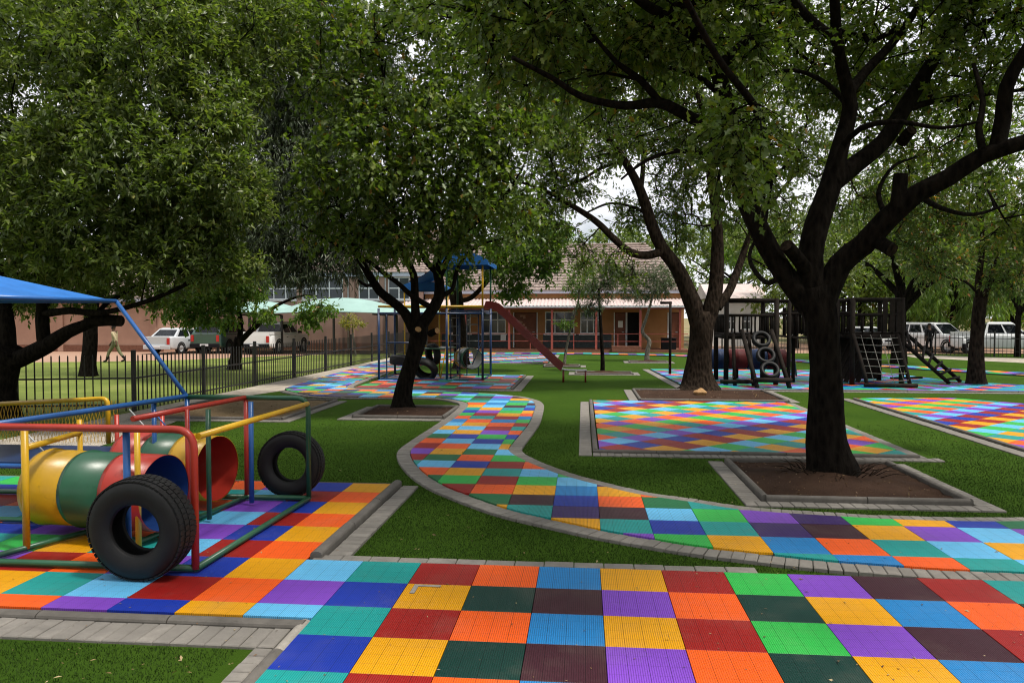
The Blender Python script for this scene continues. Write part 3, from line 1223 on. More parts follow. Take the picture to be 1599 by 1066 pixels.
def limb_mesh(name, line, mat, parent, origin, sides=14, knob=0.06, cap=True, flare=False):
    mb = MB()
    n = len(line)
    rs = random.Random(n * 7 + 3)
    pts = [Vector(p[:3]) - Vector(origin) for p in line]
    ph = [rs.uniform(0, 6.28) for _ in range(6)]
    up = None
    vs, fs = [], []
    for i, p in enumerate(pts):
        d = (pts[min(i + 1, n - 1)] - pts[max(i - 1, 0)]).normalized()
        if up is None:
            up = Vector((1, 0, 0)) if abs(d.x) < 0.8 else Vector((0, 1, 0))
        up = (up - d * up.dot(d)).normalized()
        s = d.cross(up)
        for k in range(sides):
            a = 2 * PI * k / sides
            r = line[i][3] * (1 + knob * (math.sin(3 * a + ph[0] + i * .21) * .6 + math.sin(5 * a + ph[1] - i * .13) * .5 + math.sin(2 * a + ph[2] + i * .4) * .5)
                              + rs.uniform(-.02, .02))
            if flare and i < 9:
                r *= 1 + 0.05 * (9 - i) / 9 * max(0, math.sin(2.5 * a + ph[3])) * 5
            vs.append(p + (up * math.cos(a) + s * math.sin(a)) * r)
    for i in range(n - 1):
        for k in range(sides):
            fs.append((i * sides + k, i * sides + (k + 1) % sides, (i + 1) * sides + (k + 1) % sides, (i + 1) * sides + k))
    mb.add(vs, fs, True)
    o = len(mb.v) - len(vs)
    mb.f.append(tuple(o + (n - 1) * sides + k for k in range(sides)))
    mb.mi.append(0)
    mb.sm.append(False)
    return mb.build(name, mat, parent)


def edges_mesh(name, A, B, ra, rb, mat, sides=4):
    d = unit(B - A)
    ref = np.where(np.abs(d[:, 2:3]) < 0.9, np.array([[0, 0, 1.0]]), np.array([[1.0, 0, 0]]))
    u = unit(np.cross(d, ref))
    v = np.cross(d, u)
    n = len(A)
    V = np.zeros((n, 2 * sides, 3))
    for k in range(sides):
        a = 2 * PI * k / sides
        off = u * math.cos(a) + v * math.sin(a)
        V[:, k] = A + off * ra[:, None]
        V[:, sides + k] = B + d * (rb[:, None] * 0.4) + off * rb[:, None]
    loops = []
    for k in range(sides):
        loops += [k, (k + 1) % sides, sides + (k + 1) % sides, sides + k]
    flat = (np.arange(n)[:, None] * (2 * sides) + np.array(loops)[None, :]).ravel()
    return np_mesh(name, V.reshape(-1, 3), flat, np.full(n * sides, 4), mat, smooth=True)


def tree(name, label, base, trunk, limbs, blobs, leaf=('ash', 'leaf_ash', 0.09), per=70, spread=0.42, bark='bark', tip=0.005,
         wander=0.10, seed=1, group=None, droop=0.15, stubs=(), sides=14, bf=0.12, minz=1.2, near=2.6, flare=True, up=0.5, cutmat='bark_grey', simple=None):
    R = np.random.default_rng(seed)
    base = np.array(base, float)
    root = empty(name, tuple(base))
    tag(root, label, 'tree', group)
    org = Vector(base)
    tl = smooth_line(trunk)
    limb_mesh('trunk', tl, bark, root, org, sides, flare=flare)
    pos, par, rad, plen = [], [], [], []

    def add_line(line, start_parent):
        last = start_parent
        for q in line[::2] if len(line) > 6 else line:
            pos.append(q[:3])
            par.append(last)
            rad.append(q[3])
            plen.append(0 if last < 0 else plen[last] + np.linalg.norm(np.array(q[:3]) - pos[last]))
            last = len(pos) - 1

    add_line(tl, -1)
    n_trunk = len(pos)
    for lb in limbs:
        ll = smooth_line(lb)
        d = np.linalg.norm(np.array(pos) - ll[0][:3], axis=1)
        k = int(np.argmin(d))
        limb_mesh('limb', ll, bark, root, org, max(8, sides - 4))
        add_line(ll, k)
    for a, b, r in stubs:
        mb = MB()
        mb.tube([Vector(a) - org, (Vector(a) + Vector(b)) / 2 - org + Vector((0, 0, .01)), Vector(b) - org], [r * 1.1, r, r * 0.95], 12, cap=False)
        st = mb.build('branch_stub', bark, root)
        dd = (Vector(b) - Vector(a)).normalized()
        m2_ = MB()
        m2_.lathe([(0.0005, 0.004), (r * 0.93, 0.0)], Matrix.Translation(Vector(b) - org) @ rotm(dd), 12, closed=False)
        m2_.build('cut_face', cutmat, st)
    n_lim = len(pos)
    # attractors = leaf clusters
    att = []
    for c, rr, n in blobs:
        u = unit(R.normal(size=(n, 3)))
        q = (0.18 + 0.82 * R.random(n)) ** 0.5
        att.append(np.array(c)[None, :] + u * q[:, None] * np.array(rr)[None, :])
    att = np.concatenate(att)
    cd = np.array([0, 0, CAMZ])
    att = att[(np.linalg.norm(att - cd, axis=1) > near) & (att[:, 2] > minz)]
    P0 = np.array(pos)
    dl = np.array([np.min(np.linalg.norm(P0 - a, axis=1)) for a in att])
    att = att[np.argsort(dl)]
    cap = len(pos) + len(att) * 12 + 10
    PP = np.zeros((cap, 3))
    PL = np.zeros(cap)
    PP[:len(pos)] = P0
    PL[:len(pos)] = plen
    npos = len(pos)
    tips = []
    lo = min(n_trunk - 1, int(n_trunk * 0.75))
    for a in att:
        dd = np.linalg.norm(PP[lo:npos] - a, axis=1)
        k = lo + int(np.argmin(dd + bf * PL[lo:npos]))
        L = np.linalg.norm(a - PP[k])
        m = min(10, max(1, int(L / 0.35)))
        side = R.normal(size=3) * wander * L * 0.5
        side[2] += up * 0.14 * L
        last = k
        for j in range(1, m + 1):
            t = j / m
            q = PP[k] * (1 - t) + a * t + side * (4 * t * (1 - t)) * 0.6 + (R.normal(size=3) * 0.03 if j < m else 0)
            PP[npos] = q
            PL[npos] = PL[last] + np.linalg.norm(q - PP[last])
            par.append(last)
            rad.append(0.0)
            last = npos
            npos += 1
        tips.append(last)
    par = np.array(par)
    rad = np.array(rad)
    acc = np.zeros(npos)
    is_tip = np.ones(npos, bool)
    is_tip[par[par >= 0]] = False
    E = 2.35
    for i in range(npos - 1, n_lim - 1, -1):
        if is_tip[i] or acc[i] == 0:
            acc[i] += tip ** E
        acc[par[i]] += acc[i]
    rr = acc ** (1 / E)
    idx = np.arange(n_lim, npos)
    pi_ = par[idx]
    rb = rr[idx]
    ra = np.minimum(np.where(pi_ < n_lim, rb * 1.15, rr[pi_]), rb * 1.4)
    o = np.array(base)
    tag(link_mesh('twigs', edges_mesh('twigs', PP[pi_] - o, PP[idx] - o, ra, rb, bark, 5), root), kind='stuff')
    # leaves on sprays round every tip
    C = PP[np.array(tips)]
    dirs = unit(C - PP[par[np.array(tips)]])
    nc = len(C)
    m = 7
    sp = unit(R.normal(size=(nc, m, 3)).reshape(-1, 3) + np.repeat(dirs, m, 0) * 0.7 + np.array([[0, 0, -droop]]))
    ls = spread * (0.6 + 0.7 * R.random(nc * m))
    if per:
        A0 = np.repeat(C, m, 0)
        tag(link_mesh('sprigs', edges_mesh('sprigs', A0 - o, A0 + sp * ls[:, None] * 0.85 - o, np.full(nc * m, tip * .7), np.full(nc * m, tip * .35), bark, 3), root), kind='stuff')
        k = max(1, per // m)
        S = np.repeat(sp, k, 0)
        t = (0.12 + 0.95 * R.random(nc * m * k)) * np.repeat(ls, k)
        ppos = np.repeat(A0, k, 0) + S * t[:, None] + R.normal(size=(nc * m * k, 3)) * 0.02
        ax = S * 0.6 + R.normal(size=S.shape) * 0.65 + np.array([[0, 0, -droop * 1.2]])
        nr = R.normal(size=S.shape) * 0.55 + np.array([[0, 0, 1.0]])
        sz = leaf[2] * (0.65 + 0.7 * R.random(len(S)))
        cl = np.repeat(R.random(nc), m * k)
        lv = np.clip(0.45 * cl + 0.62 * R.random(len(S)) ** 1.3, 0, 1)
        lv = np.where(R.random(len(S)) < 0.985, np.minimum(lv, 0.93), 1.0)
        groups = [('crown', np.ones(len(S), bool), leaf[0], 1.0)]
        if simple:
            hi = np.repeat((C[:, 2] - CAMZ) > simple * np.maximum(C[:, 1], 0.1), m * k)
            groups = [('crown', ~hi, leaf[0], 1.0), ('upper_crown', hi, 'ash', 1.25)]
        for nm_, sel, kd, fac in groups:
            cr_ = link_mesh(nm_, leaf_mesh(nm_, ppos[sel] - o, ax[sel], nr[sel], sz[sel] * fac, kd, leaf[1], lv[sel]), root)
            cr_['kind'] = 'stuff'
    return root


def L_(seq, k=1.0):
    """limb from (px, py, Y, r) rows"""
    return [(D(a, b, y), r * 0.86) for a, b, y, r in seq]


def B_(px, py, y, rx, ry, rz, n):
    c = D(px, py, y)
    return ((c.x, c.y, c.z), (rx, ry, rz), n)


ZB = ZT - 0.03
# ---- dark forked tree on the near right (its crown also shades the foreground)
b4 = Vector((3.17, 9.95, ZB))
trunk4 = [(b4, .36), (b4 + Vector((0, 0, .16)), .285), (D(1292, 690, 9.95), .232), (D(1291, 620, 9.95), .215), (D(1288, 550, 9.93), .208), (D(1281, 490, 9.9), .225), (D(1272, 448, 9.9), .24)]
limbs4 = [
    L_([(1262, 478, 9.9, .19), (1222, 425, 9.8, .165), (1188, 365, 9.6, .155), (1160, 295, 9.4, .145), (1147, 225, 9.2, .13), (1132, 150, 9.0, .12), (1106, 80, 8.7, .10), (1066, 40, 8.3, .08), (1015, 12, 7.8, .06), (960, -30, 7.2, .04)]),
    L_([(1140, 200, 9.1, .10), (1101, 194, 8.9, .085), (1058, 172, 8.7, .08), (1028, 160, 8.5, .07), (977, 165, 8.2, .055), (911, 152, 7.9, .045), (862, 122, 7.5, .035), (800, 90, 7.1, .025)]),
    L_([(1031, 161, 8.5, .055), (1000, 125, 8.4, .05), (965, 100, 8.2, .035), (930, 60, 8.0, .025)]),
    L_([(1122, 105, 8.85, .09), (1160, 70, 9.0, .07), (1200, 30, 9.2, .05), (1230, -30, 9.4, .04)]),
    L_([(1268, 455, 9.9, .24), (1266, 400, 9.9, .20), (1276, 350, 9.9, .19), (1296, 292, 9.95, .17), (1311, 232, 10.0, .14), (1327, 168, 10.0, .12), (1318, 120, 9.9, .10), (1307, 70, 9.7, .085), (1303, 0, 9.4, .07), (1296, -90, 9.0, .05)]),
    L_([(1322, 150, 10.0, .09), (1356, 107, 10.3, .08), (1398, 62, 10.6, .07), (1440, 0, 11, .06), (1470, -70, 11.3, .04)]),
    L_([(1300, 285, 9.95, .16), (1336, 256, 10.1, .145), (1381, 219, 10.3, .135), (1414, 165, 10.5, .13), (1447, 111, 10.7, .115), (1478, 54, 10.9, .10), (1510, 0, 11.1, .08), (1550, -80, 11.4, .05)]),
    L_([(1462, 80, 10.8, .07), (1510, 45, 10.6, .06), (1560, 30, 10.3, .05), (1620, 10, 10, .035)]),
    L_([(1410, 172, 10.5, .065), (1460, 158, 10.8, .05), (1520, 150, 11.2, .04), (1600, 140, 11.6, .03)]),
    L_([(1284, 470, 9.9, .22), (1312, 412, 9.85, .185), (1348, 382, 9.75, .17), (1385, 342, 9.6, .165), (1431, 303, 9.45, .145), (1480, 278, 9.3, .135), (1534, 243, 9.15, .125), (1600, 222, 9.0, .11), (1690, 190, 8.8, .08), (1800, 120, 8.5, .05)]),
    L_([(1556, 236, 9.1, .11), (1566, 185, 9.1, .105), (1572, 135, 9.0, .095), (1598, 85, 8.9, .08), (1640, 20, 8.7, .06)]),
    L_([(1536, 240, 9.15, .06), (1528, 200, 9.3, .05), (1535, 160, 9.4, .04), (1520, 100, 9.6, .03)]),
    L_([(1301, 60, 9.6, .07), (1255, 20, 8.6, .06), (1200, -60, 7.2, .05), (1150, -220, 5.8, .04)]),
    L_([(1155, 270, 9.35, .08), (1190, 220, 8.2, .06), (1180, 170, 7.2, .045), (1120, 90, 6.2, .035), (1050, -40, 5.2, .025)]),
    L_([(1311, 232, 10.0, .05), (1345, 200, 9.6, .045), (1400, 190, 9.2, .036), (1470, 200, 8.9, .026), (1530, 190, 8.7, .018)]),
    L_([(1148, 230, 9.2, .05), (1110, 240, 9.0, .042), (1060, 235, 8.8, .034), (1010, 250, 8.6, .024), (970, 280, 8.4, .014)]),
    L_([(1135, 160, 9.0, .05), (1090, 120, 9.3, .042), (1030, 105, 9.6, .034), (950, 110, 9.9, .024), (880, 130, 10.1, .014)]),
    L_([(1327, 168, 10.0, .05), (1290, 130, 10.3, .042), (1240, 110, 10.6, .034), (1190, 120, 10.9, .024), (1150, 150, 11.1, .014)]),
    L_([(1431, 303, 9.45, .05), (1470, 325, 9.9, .04), (1520, 335, 10.3, .03), (1570, 320, 10.6, .02)]),
    L_([(1385, 342, 9.6, .045), (1372, 300, 10.1, .036), (1395, 260, 10.6, .028), (1430, 245, 11.1, .018)]),
    L_([(1225, 430, 9.85, .05), (1195, 440, 10.6, .045), (1170, 400, 11.4, .035), (1195, 350, 12, .025)]),
]
limbs4 = [[(p, r * 0.9) for p, r in l] for l in limbs4]
trunk4 = [(p, r * 0.92) for p, r in trunk4]
blobs4 = [B_(1010, 40, 9.3, 1.5, 1.3, .7, 70), B_(900, 60, 8.6, 1.2, 1.2, .6, 62), B_(800, 15, 8.0, .9, 1.2, .45, 40), B_(1172, 235, 7.2, .30, .7, .50, 26), B_(1120, 40, 8.6, 1.1, 1.2, .5, 50),
          B_(1300, 10, 11.2, 1.9, 1.8, .9, 80), B_(1450, 60, 11.8, 1.8, 1.6, 1.2, 100), B_(1570, 50, 10.4, 1.4, 1.5, 1.0, 80), B_(1490, 210, 13.0, 1.4, 1.0, .9, 56), B_(1590, 310, 11.6, .7, .8, .7, 26), B_(1205, 265, 12.6, .6, .8, .6, 18),
          B_(1240, 90, 12.8, 2.0, 1.2, 1.0, 60), B_(1000, 150, 11.0, 1.3, 1.0, .6, 26), B_(1390, 150, 13, 1.3, .9, .8, 36),
          ((3.0, 10.0, 8.3), (4.6, 4.6, 1.3), 480), ((0.0, 8.5, 7.6), (2.6, 2.6, .8), 130), ((1.0, 5.6, 7.2), (3.6, 2.8, 1.0), 190), ((6.6, 8.8, 7.0), (2.6, 3.2, 1.5), 120), ((4.2, 5.0, 6.9), (2.6, 2.2, 1.0), 110)]
stubs4 = [(D(1402, 325, 9.5), D(1407, 272, 9.5), .085), (D(1360, 372, 9.75), D(1393, 391, 9.45), .085), (D(1262, 425, 9.85), D(1228, 383, 9.5), .085), (D(1408, 222, 10.3), D(1424, 203, 10.1), .07)]
tree('broadleaf_tree', 'big dark tree with cut stubs and spreading limbs rising from the square soil bed', b4, trunk4, limbs4, blobs4,
     ('oak', 'leaf_oak', 0.092), 56, 0.40, 'bark', 0.0075, seed=4, simple=0.5, stubs=stubs4, sides=20, droop=0.3, minz=3.2, near=3.2)

# ---- leaning tree by the path
b2 = G(629, 641, ZB)
y2 = b2.y
trunk2 = [(b2, .30), (D(628, 625, y2), .22), (D(632, 600, y2), .185), (D(644, 562, y2), .175), (D(653, 528, y2), .19), (D(655, 500, y2), .185)]
limbs2 = [
    L_([(648, 515, y2, .17), (632, 488, y2, .125), (612, 470, y2, .115), (593, 455, y2, .11), (578, 432, y2 - .2, .10), (562, 405, y2 - .5, .09), (548, 375, y2 - .8, .07), (528, 320, y2 - 1.1, .055), (510, 250, y2 - 1.3, .04)]),
    L_([(650, 510, y2, .14), (648, 470, y2 - .1, .105), (646, 430, y2 - .2, .10), (634, 405, y2 - .3, .085), (622, 375, y2 - .4, .075), (612, 310, y2 - .6, .06), (605, 220, y2 - .8, .045), (600, 120, y2 - .9, .03)]),
    L_([(658, 508, y2, .16), (672, 488, y2, .145), (685, 465, y2 + .1, .14), (686, 440, y2 + .15, .13), (682, 415, y2 + .1, .11), (692, 370, y2, .09), (706, 320, y2 - .2, .075), (722, 240, y2 - .4, .055), (735, 140, y2 - .5, .035)]),
    L_([(685, 435, y2 + .1, .09), (704, 394, y2 - .1, .075), (724, 366, y2 - .3, .06), (748, 344, y2 - .6, .05), (785, 310, y2 - .9, .035), (815, 265, y2 - 1.1, .025)]),
    L_([(682, 425, y2 + .1, .085), (663, 405, y2 - .1, .07), (655, 375, y2 - .3, .06), (658, 320, y2 - .6, .05), (660, 230, y2 - 1, .035)]),
    L_([(674, 480, y2, .08), (646, 464, y2 - .2, .07), (620, 441, y2 - .4, .062), (598, 426, y2 - .6, .055), (574, 407, y2 - .9, .045), (520, 380, y2 - 1.2, .035), (470, 350, y2 - 1.3, .02)]),
    L_([(688, 462, y2 + .1, .07), (706, 452, y2 + .3, .055), (714, 420, y2 + .5, .05), (732, 394, y2 + .6, .042), (762, 378, y2 + .7, .032), (810, 370, y2 + .8, .02)]),
    L_([(585, 443, y2 - .1, .05), (572, 446, y2 - .5, .04), (560, 438, y2 - .9, .03)]),
]
blobs2 = [B_(640, 240, y2 - 1.3, 2.0, 1.6, 1.6, 190), B_(560, 280, y2 - 1.4, 1.3, 1.3, 1.3, 110), B_(720, 250, y2 - 1.2, 1.4, 1.3, 1.5, 120), B_(640, 80, y2 - .8, 2.1, 2.0, 1.5, 170),
          B_(770, 120, y2 - .5, 1.4, 1.4, 1.3, 80), B_(540, 120, y2 - .6, 1.2, 1.4, 1.3, 70), B_(650, 360, y2 - 1.0, 1.6, 1.2, .42, 60), B_(790, 330, y2 - .6, .8, .9, .7, 30), B_(505, 345, y2 - 1.0, .7, .8, .55, 26), B_(590, 385, y2 - .9, .9, .8, .22, 20), B_(720, 385, y2 - .7, .7, .7, .22, 14),
          B_(640, -60, y2, 2.4, 2.2, 1.6, 130), B_(800, 30, y2, 1.3, 1.4, 1.0, 70), B_(515, 30, y2 - .3, 1.1, 1.2, 1.0, 60), B_(790, 220, y2 - .8, .9, 1.0, 1.0, 46), B_(840, 130, y2 + .5, 1.2, 1.2, 1.2, 60), B_(700, 30, y2 + .5, 1.6, 1.2, 1.0, 60)]
stubs2 = [(D(650, 524, y2 - .15), D(653, 514, y2 - .34), .075), (D(672, 521, y2 - .1), D(683, 516, y2 - .32), .07)]
tree('broadleaf_tree', 'leaning tree with pale pruning scars whose trunk forks low beside the winding path', b2, trunk2, limbs2, blobs2,
     ('oak', 'leaf_oak', 0.13), 28, 0.46, 'bark', 0.0055, seed=2, stubs=stubs2, cutmat='cut_wood', sides=16, droop=0.35, minz=2.6)

# ---- thick trunk behind the slanted mat
b3 = G(1092, 611, ZB)
y3 = b3.y
trunk3 = [(b3, .70), (b3 + Vector((0, 0, .18)), .50), (D(1091, 580, y3), .385), (D(1094, 545, y3), .34), (D(1097, 508, y3), .37), (D(1099, 486, y3), .30)]
limbs3 = [
    L_([(1092, 512, y3, .34), (1086, 486, y3, .36), (1074, 455, y3, .32), (1058, 420, y3, .29), (1034, 388, y3 - .1, .26), (1018, 352, y3 - .2, .23), (1006, 314, y3 - .3, .20), (991, 278, y3 - .5, .17), (967, 239, y3 - .7, .145), (938, 207, y3 - 1, .12), (900, 184, y3 - 1.3, .09), (850, 155, y3 - 1.6, .06)]),
    L_([(1036, 392, y3 - .1, .19), (1010, 399, y3 - .4, .165), (985, 394, y3 - .7, .15), (960, 374, y3 - .9, .135), (931, 346, y3 - 1.1, .12), (893, 321, y3 - 1.3, .10), (856, 300, y3 - 1.5, .075), (815, 285, y3 - 1.7, .05)]),
    L_([(1000, 300, y3 - .35, .11), (1004, 262, y3, .09), (1002, 225, y3 + .3, .07), (985, 180, y3 + .5, .05), (960, 120, y3 + .6, .035)]),
    L_([(975, 250, y3 - .6, .09), (940, 262, y3 - .9, .065), (905, 282, y3 - 1.1, .05), (862, 298, y3 - 1.2, .035)]),
    L_([(1012, 335, y3 - .25, .08), (985, 322, y3 + .3, .06), (950, 318, y3 + .8, .05), (912, 334, y3 + 1.2, .035)]),
    L_([(1101, 512, y3, .33), (1109, 484, y3, .35), (1117, 450, y3, .30), (1120, 405, y3, .26), (1120, 360, y3, .23), (1116, 312, y3, .20), (1109, 262, y3 - .1, .165), (1112, 215, y3 - .3, .13), (1090, 150, y3 - .5, .09), (1075, 60, y3 - .6, .06)]),
    L_([(1120, 480, y3 + .1, .20), (1140, 452, y3 + .3, .17), (1158, 405, y3 + .6, .14), (1174, 362, y3 + .9, .11), (1210, 310, y3 + 1.3, .08), (1260, 250, y3 + 1.7, .05)]),
    L_([(938, 210, y3 - 1, .06), (925, 165, y3 - 1, .05), (905, 110, y3 - .9, .035), (890, 40, y3 - .8, .02)]),
]
limbs3 = [[(p, r * 0.8) for p, r in l] for l in limbs3]
trunk3 = [(p, r * 0.9) for p, r in trunk3]
blobs3 = [B_(930, 215, y3 - .8, 1.5, 1.3, .9, 48), B_(870, 250, y3 - 1.4, 1.2, 1.2, 1.2, 60), B_(850, 345, y3 - 1.6, 1.0, 1.0, .7, 40), B_(1000, 120, y3, 2.2, 1.8, 1.5, 110), B_(1110, 150, y3, 2.2, 1.8, 1.6, 110), B_(1060, 270, y3 + .8, 1.2, 1.2, 1.1, 48),
          B_(960, 40, y3 - .2, 2.2, 2, 1.5, 80), B_(1190, 330, y3 + 1.4, 1.4, 1.2, 1.1, 60), B_(1060, 350, y3 + .9, .9, .9, .7, 26), B_(1100, 40, y3, 3.5, 2.6, 1.5, 110), B_(1265, 235, y3 + 1.7, 1.1, 1.0, .9, 60), B_(1330, 300, y3 + 2.2, 1.0, 1.0, .9, 40), B_(1180, 230, y3 + 1.0, .9, .9, .9, 40), B_(1270, 140, y3 + 1.2, 1.2, 1.0, .8, 46), B_(1050, 200, y3 + .5, 1.4, 1.2, 1.0, 60), B_(985, 330, y3 + .8, .8, .8, .5, 22), B_(880, 290, y3 - 1.0, .8, .8, .5, 20), B_(990, 210, y3 + 1.0, 1.2, 1.0, .8, 40), B_(900, 130, y3 - .8, 1.5, 1.3, 1.0, 60), B_(840, 190, y3 - 1.4, 1.0, 1.0, 1.0, 46), B_(985, 425, y3 - .6, .5, .5, .3, 6), B_(930, 395, y3 - 1.0, .8, .7, .35, 14)]
tree('broadleaf_tree', 'tree with the thickest flared trunk and rough bark behind the slanted patchwork mat', b3, trunk3, limbs3, blobs3,
     ('ash', 'leaf_oak', 0.115), 63, 0.55, 'bark_grey', 0.010, seed=3, sides=18, droop=0.3, minz=3.0)

# ---- left tree over the picket fence
b1 = Vector((-11.9, 14.6, -0.09))
trunk1 = [(b1, .40), (b1 + Vector((0, 0, .25)), .33), (D(2, 610, 14.6), .28), (D(8, 570, 14.6), .28), (D(18, 545, 14.55), .27)]
limbs1 = [
    L_([(8, 570, 14.6, .22), (40, 556, 14.5, .20), (75, 538, 14.4, .18), (105, 518, 14.3, .15), (130, 508, 14.2, .13), (150, 500, 14.1, .12), (186, 500, 14.0, .10)]),
    L_([(70, 540, 14.4, .15), (66, 500, 14.5, .15), (70, 450, 14.4, .14), (85, 380, 14.2, .12), (105, 280, 14, .09), (130, 160, 13.8, .06)]),
    L_([(12, 560, 14.6, .2), (10, 500, 14.8, .18), (0, 430, 15, .15), (-20, 330, 15, .11), (-30, 200, 15, .08)]),
    L_([(68, 490, 14.5, .10), (110, 485, 14.0, .08), (160, 488, 13.6, .065), (230, 470, 13.3, .05), (300, 440, 13.1, .035)]),
    L_([(82, 400, 14.2, .10), (150, 350, 13.6, .08), (220, 290, 13.2, .06), (300, 200, 13, .045)]),
    L_([(140, 502, 14.1, .07), (165, 475, 14.4, .055), (190, 460, 14.8, .045), (240, 430, 15.2, .03)]),
    L_([(2, 450, 15, .1), (40, 380, 15.6, .08), (120, 300, 16, .06), (200, 220, 16.2, .045)]),
]
blobs1 = [B_(70, 300, 12.9, 1.6, 1.4, 1.3, 150), B_(210, 260, 12.8, 1.7, 1.4, 1.4, 180), B_(330, 260, 13.1, 1.05, 1.3, 1.3, 120), B_(60, 130, 13.2, 1.8, 1.7, 1.5, 150), B_(220, 100, 13.2, 1.8, 1.6, 1.4, 160),
          B_(330, 120, 13.8, 1.0, 1.2, 1.2, 60), B_(250, 385, 13.0, 1.5, 1.2, .62, 100), B_(90, 400, 13.4, 1.6, 1.3, .55, 90), B_(-60, 260, 13.6, 1.4, 1.8, 2.2, 120), B_(150, -60, 13.8, 3.0, 2.4, 1.6, 160), B_(200, 330, 15.5, 3.0, 1.6, 1.6, 160), B_(160, 445, 15.4, 1.7, 1.2, .45, 50), B_(330, 410, 13.4, .8, .9, .4, 30), B_(10, 60, 14.5, 1.6, 1.4, 1.4, 110), B_(385, 50, 14.5, 1.0, 1.2, 1.3, 70), B_(300, 20, 15, 1.6, 1.2, 1.0, 70), B_(120, 30, 15.5, 2.0, 1.2, 1.2, 90), B_(40, 455, 15.6, 1.5, 1.0, .4, 46), B_(10, 250, 15.2, 1.0, 1.2, 1.3, 60)]
tree('broadleaf_tree', 'wide dense tree with low arching limbs hanging over the corner of the picket fence', b1, trunk1, limbs1, blobs1,
     ('ash', 'leaf_ash', 0.115), 77, 0.36, 'bark', 0.0055, seed=1, sides=14, droop=0.1, minz=2.25,
     stubs=[(D(150, 500, 14.1), D(188, 501, 13.95), .115)])

# ---- tall dark fine-leaved tree behind it
b5 = G(138, 588, -0.09)
y5 = b5.y
trunk5 = [(b5, .30), (D(138, 570, y5), .24), (D(141, 530, y5), .225), (D(143, 480, y5), .22), (D(160, 400, y5 - .2), .2), (D(200, 300, y5 - .5), .17)]
limbs5 = [L_([(155, 420, y5 - .2, .16), (230, 340, y5 - 1, .14), (320, 290, y5 - 1.8, .11), (420, 250, y5 - 2.4, .08), (480, 160, y5 - 2.6, .05)]),
          L_([(190, 320, y5 - .5, .14), (280, 200, y5 - 1, .11), (380, 100, y5 - 1.6, .08), (450, 20, y5 - 2, .05)]),
          L_([(250, 330, y5 - 1.1, .10), (350, 340, y5 - 2, .08), (440, 370, y5 - 2.8, .05), (500, 395, y5 - 3.2, .03)]),
          L_([(196, 310, y5 - .5, .13), (180, 200, y5, .1), (150, 80, y5 + .4, .07)])]
blobs5 = [B_(445, 90, y5 - 2, 1.9, 1.8, 2.0, 170), B_(460, 240, y5 - 2.3, 1.7, 1.6, 1.7, 170), B_(470, 360, y5 - 2.8, 1.7, 1.4, .75, 110), B_(455, 412, y5 - 3.0, 1.3, 1.0, .35, 46), B_(540, 405, y5 - 3.0, .8, .8, .35, 22), B_(360, 330, y5 - 2, 1.8, 1.5, 1.6, 110), B_(340, 40, y5 - 1, 2, 2, 1.8, 110),
          B_(200, 100, y5, 3, 2.5, 2.4, 110), B_(560, 330, y5 - 2.6, 1.2, 1.2, 1.6, 80), B_(580, 140, y5 - 2.2, 1.5, 1.4, 2.0, 100), B_(430, -60, y5 - 2, 3.0, 2.2, 1.8, 130),
          B_(450, 30, y5 - 1, 1.8, 1.4, 1.6, 110), B_(420, 170, y5 - 1.4, 1.6, 1.4, 1.6, 110), B_(500, 180, y5 - 1.4, 1.4, 1.2, 1.8, 100), B_(410, 290, y5 - 1.5, 1.3, 1.2, 1.5, 90), B_(425, 380, y5 - 2.6, 1.0, 1.0, .7, 50), B_(440, 120, y5, 2.0, 1.2, 2.2, 120), B_(460, 300, y5 - .5, 1.8, 1.2, 1.6, 100)]
tree('willow_leaved_tree', 'tall dark fine-leaved tree on the lawn with a straight trunk behind the fence', b5, trunk5, limbs5, blobs5,
     ('narrow', 'leaf_dark', 0.17), 63, 0.62, 'bark', 0.006, seed=5, droop=0.9, minz=3.0)

# ---- feathery tree on the lawn before the cars
b6 = G(365, 578, -0.09)
y6 = b6.y
trunk6 = [(b6, .26), (D(366, 565, y6), .20), (D(370, 545, y6), .18), (D(374, 528, y6), .18)]
limbs6 = [L_([(374, 532, y6, .13), (376, 505, y6, .11), (372, 475, y6, .09), (366, 440, y6, .07), (350, 380, y6 - .3, .05)]),
          L_([(376, 532, y6, .14), (392, 516, y6 - .2, .12), (405, 505, y6 - .3, .11), (418, 488, y6 - .5, .09), (438, 474, y6 - .8, .07), (470, 462, y6 - 1.1, .05), (495, 462, y6 - 1.3, .03)]),
          L_([(396, 512, y6 - .2, .08), (398, 490, y6 - .3, .07), (402, 465, y6 - .3, .05), (410, 420, y6 - .5, .03)]),
          L_([(374, 490, y6, .06), (340, 465, y6 - .5, .05), (300, 450, y6 - 1, .03)])]
blobs6 = [B_(330, 452, y6 - .8, 1.5, 1.4, .75, 80), B_(282, 468, y6 - 1.2, .85, 1.0, .65, 50), B_(375, 440, y6 - .6, 1.2, 1.2, .8, 70), B_(340, 495, y6 - 1.3, .7, .6, .5, 30), B_(484, 488, y6 - 1.4, .38, .4, .35, 16), B_(415, 490, y6 - .9, .3, .4, .35, 8),
          B_(340, 380, y6, 2.2, 2, 1.2, 90), B_(505, 483, y6 - 1.6, .25, .3, .25, 6), B_(300, 500, y6 - 1.5, .4, .4, .3, 10)]
tree('feathery_tree', 'light green feathery tree forking low on the lawn in front of the white pickup', b6, trunk6, limbs6, blobs6,
     ('frond', 'leaf_light', 0.17), 42, 0.45, 'bark', 0.005, seed=6, droop=0.5, minz=1.9)

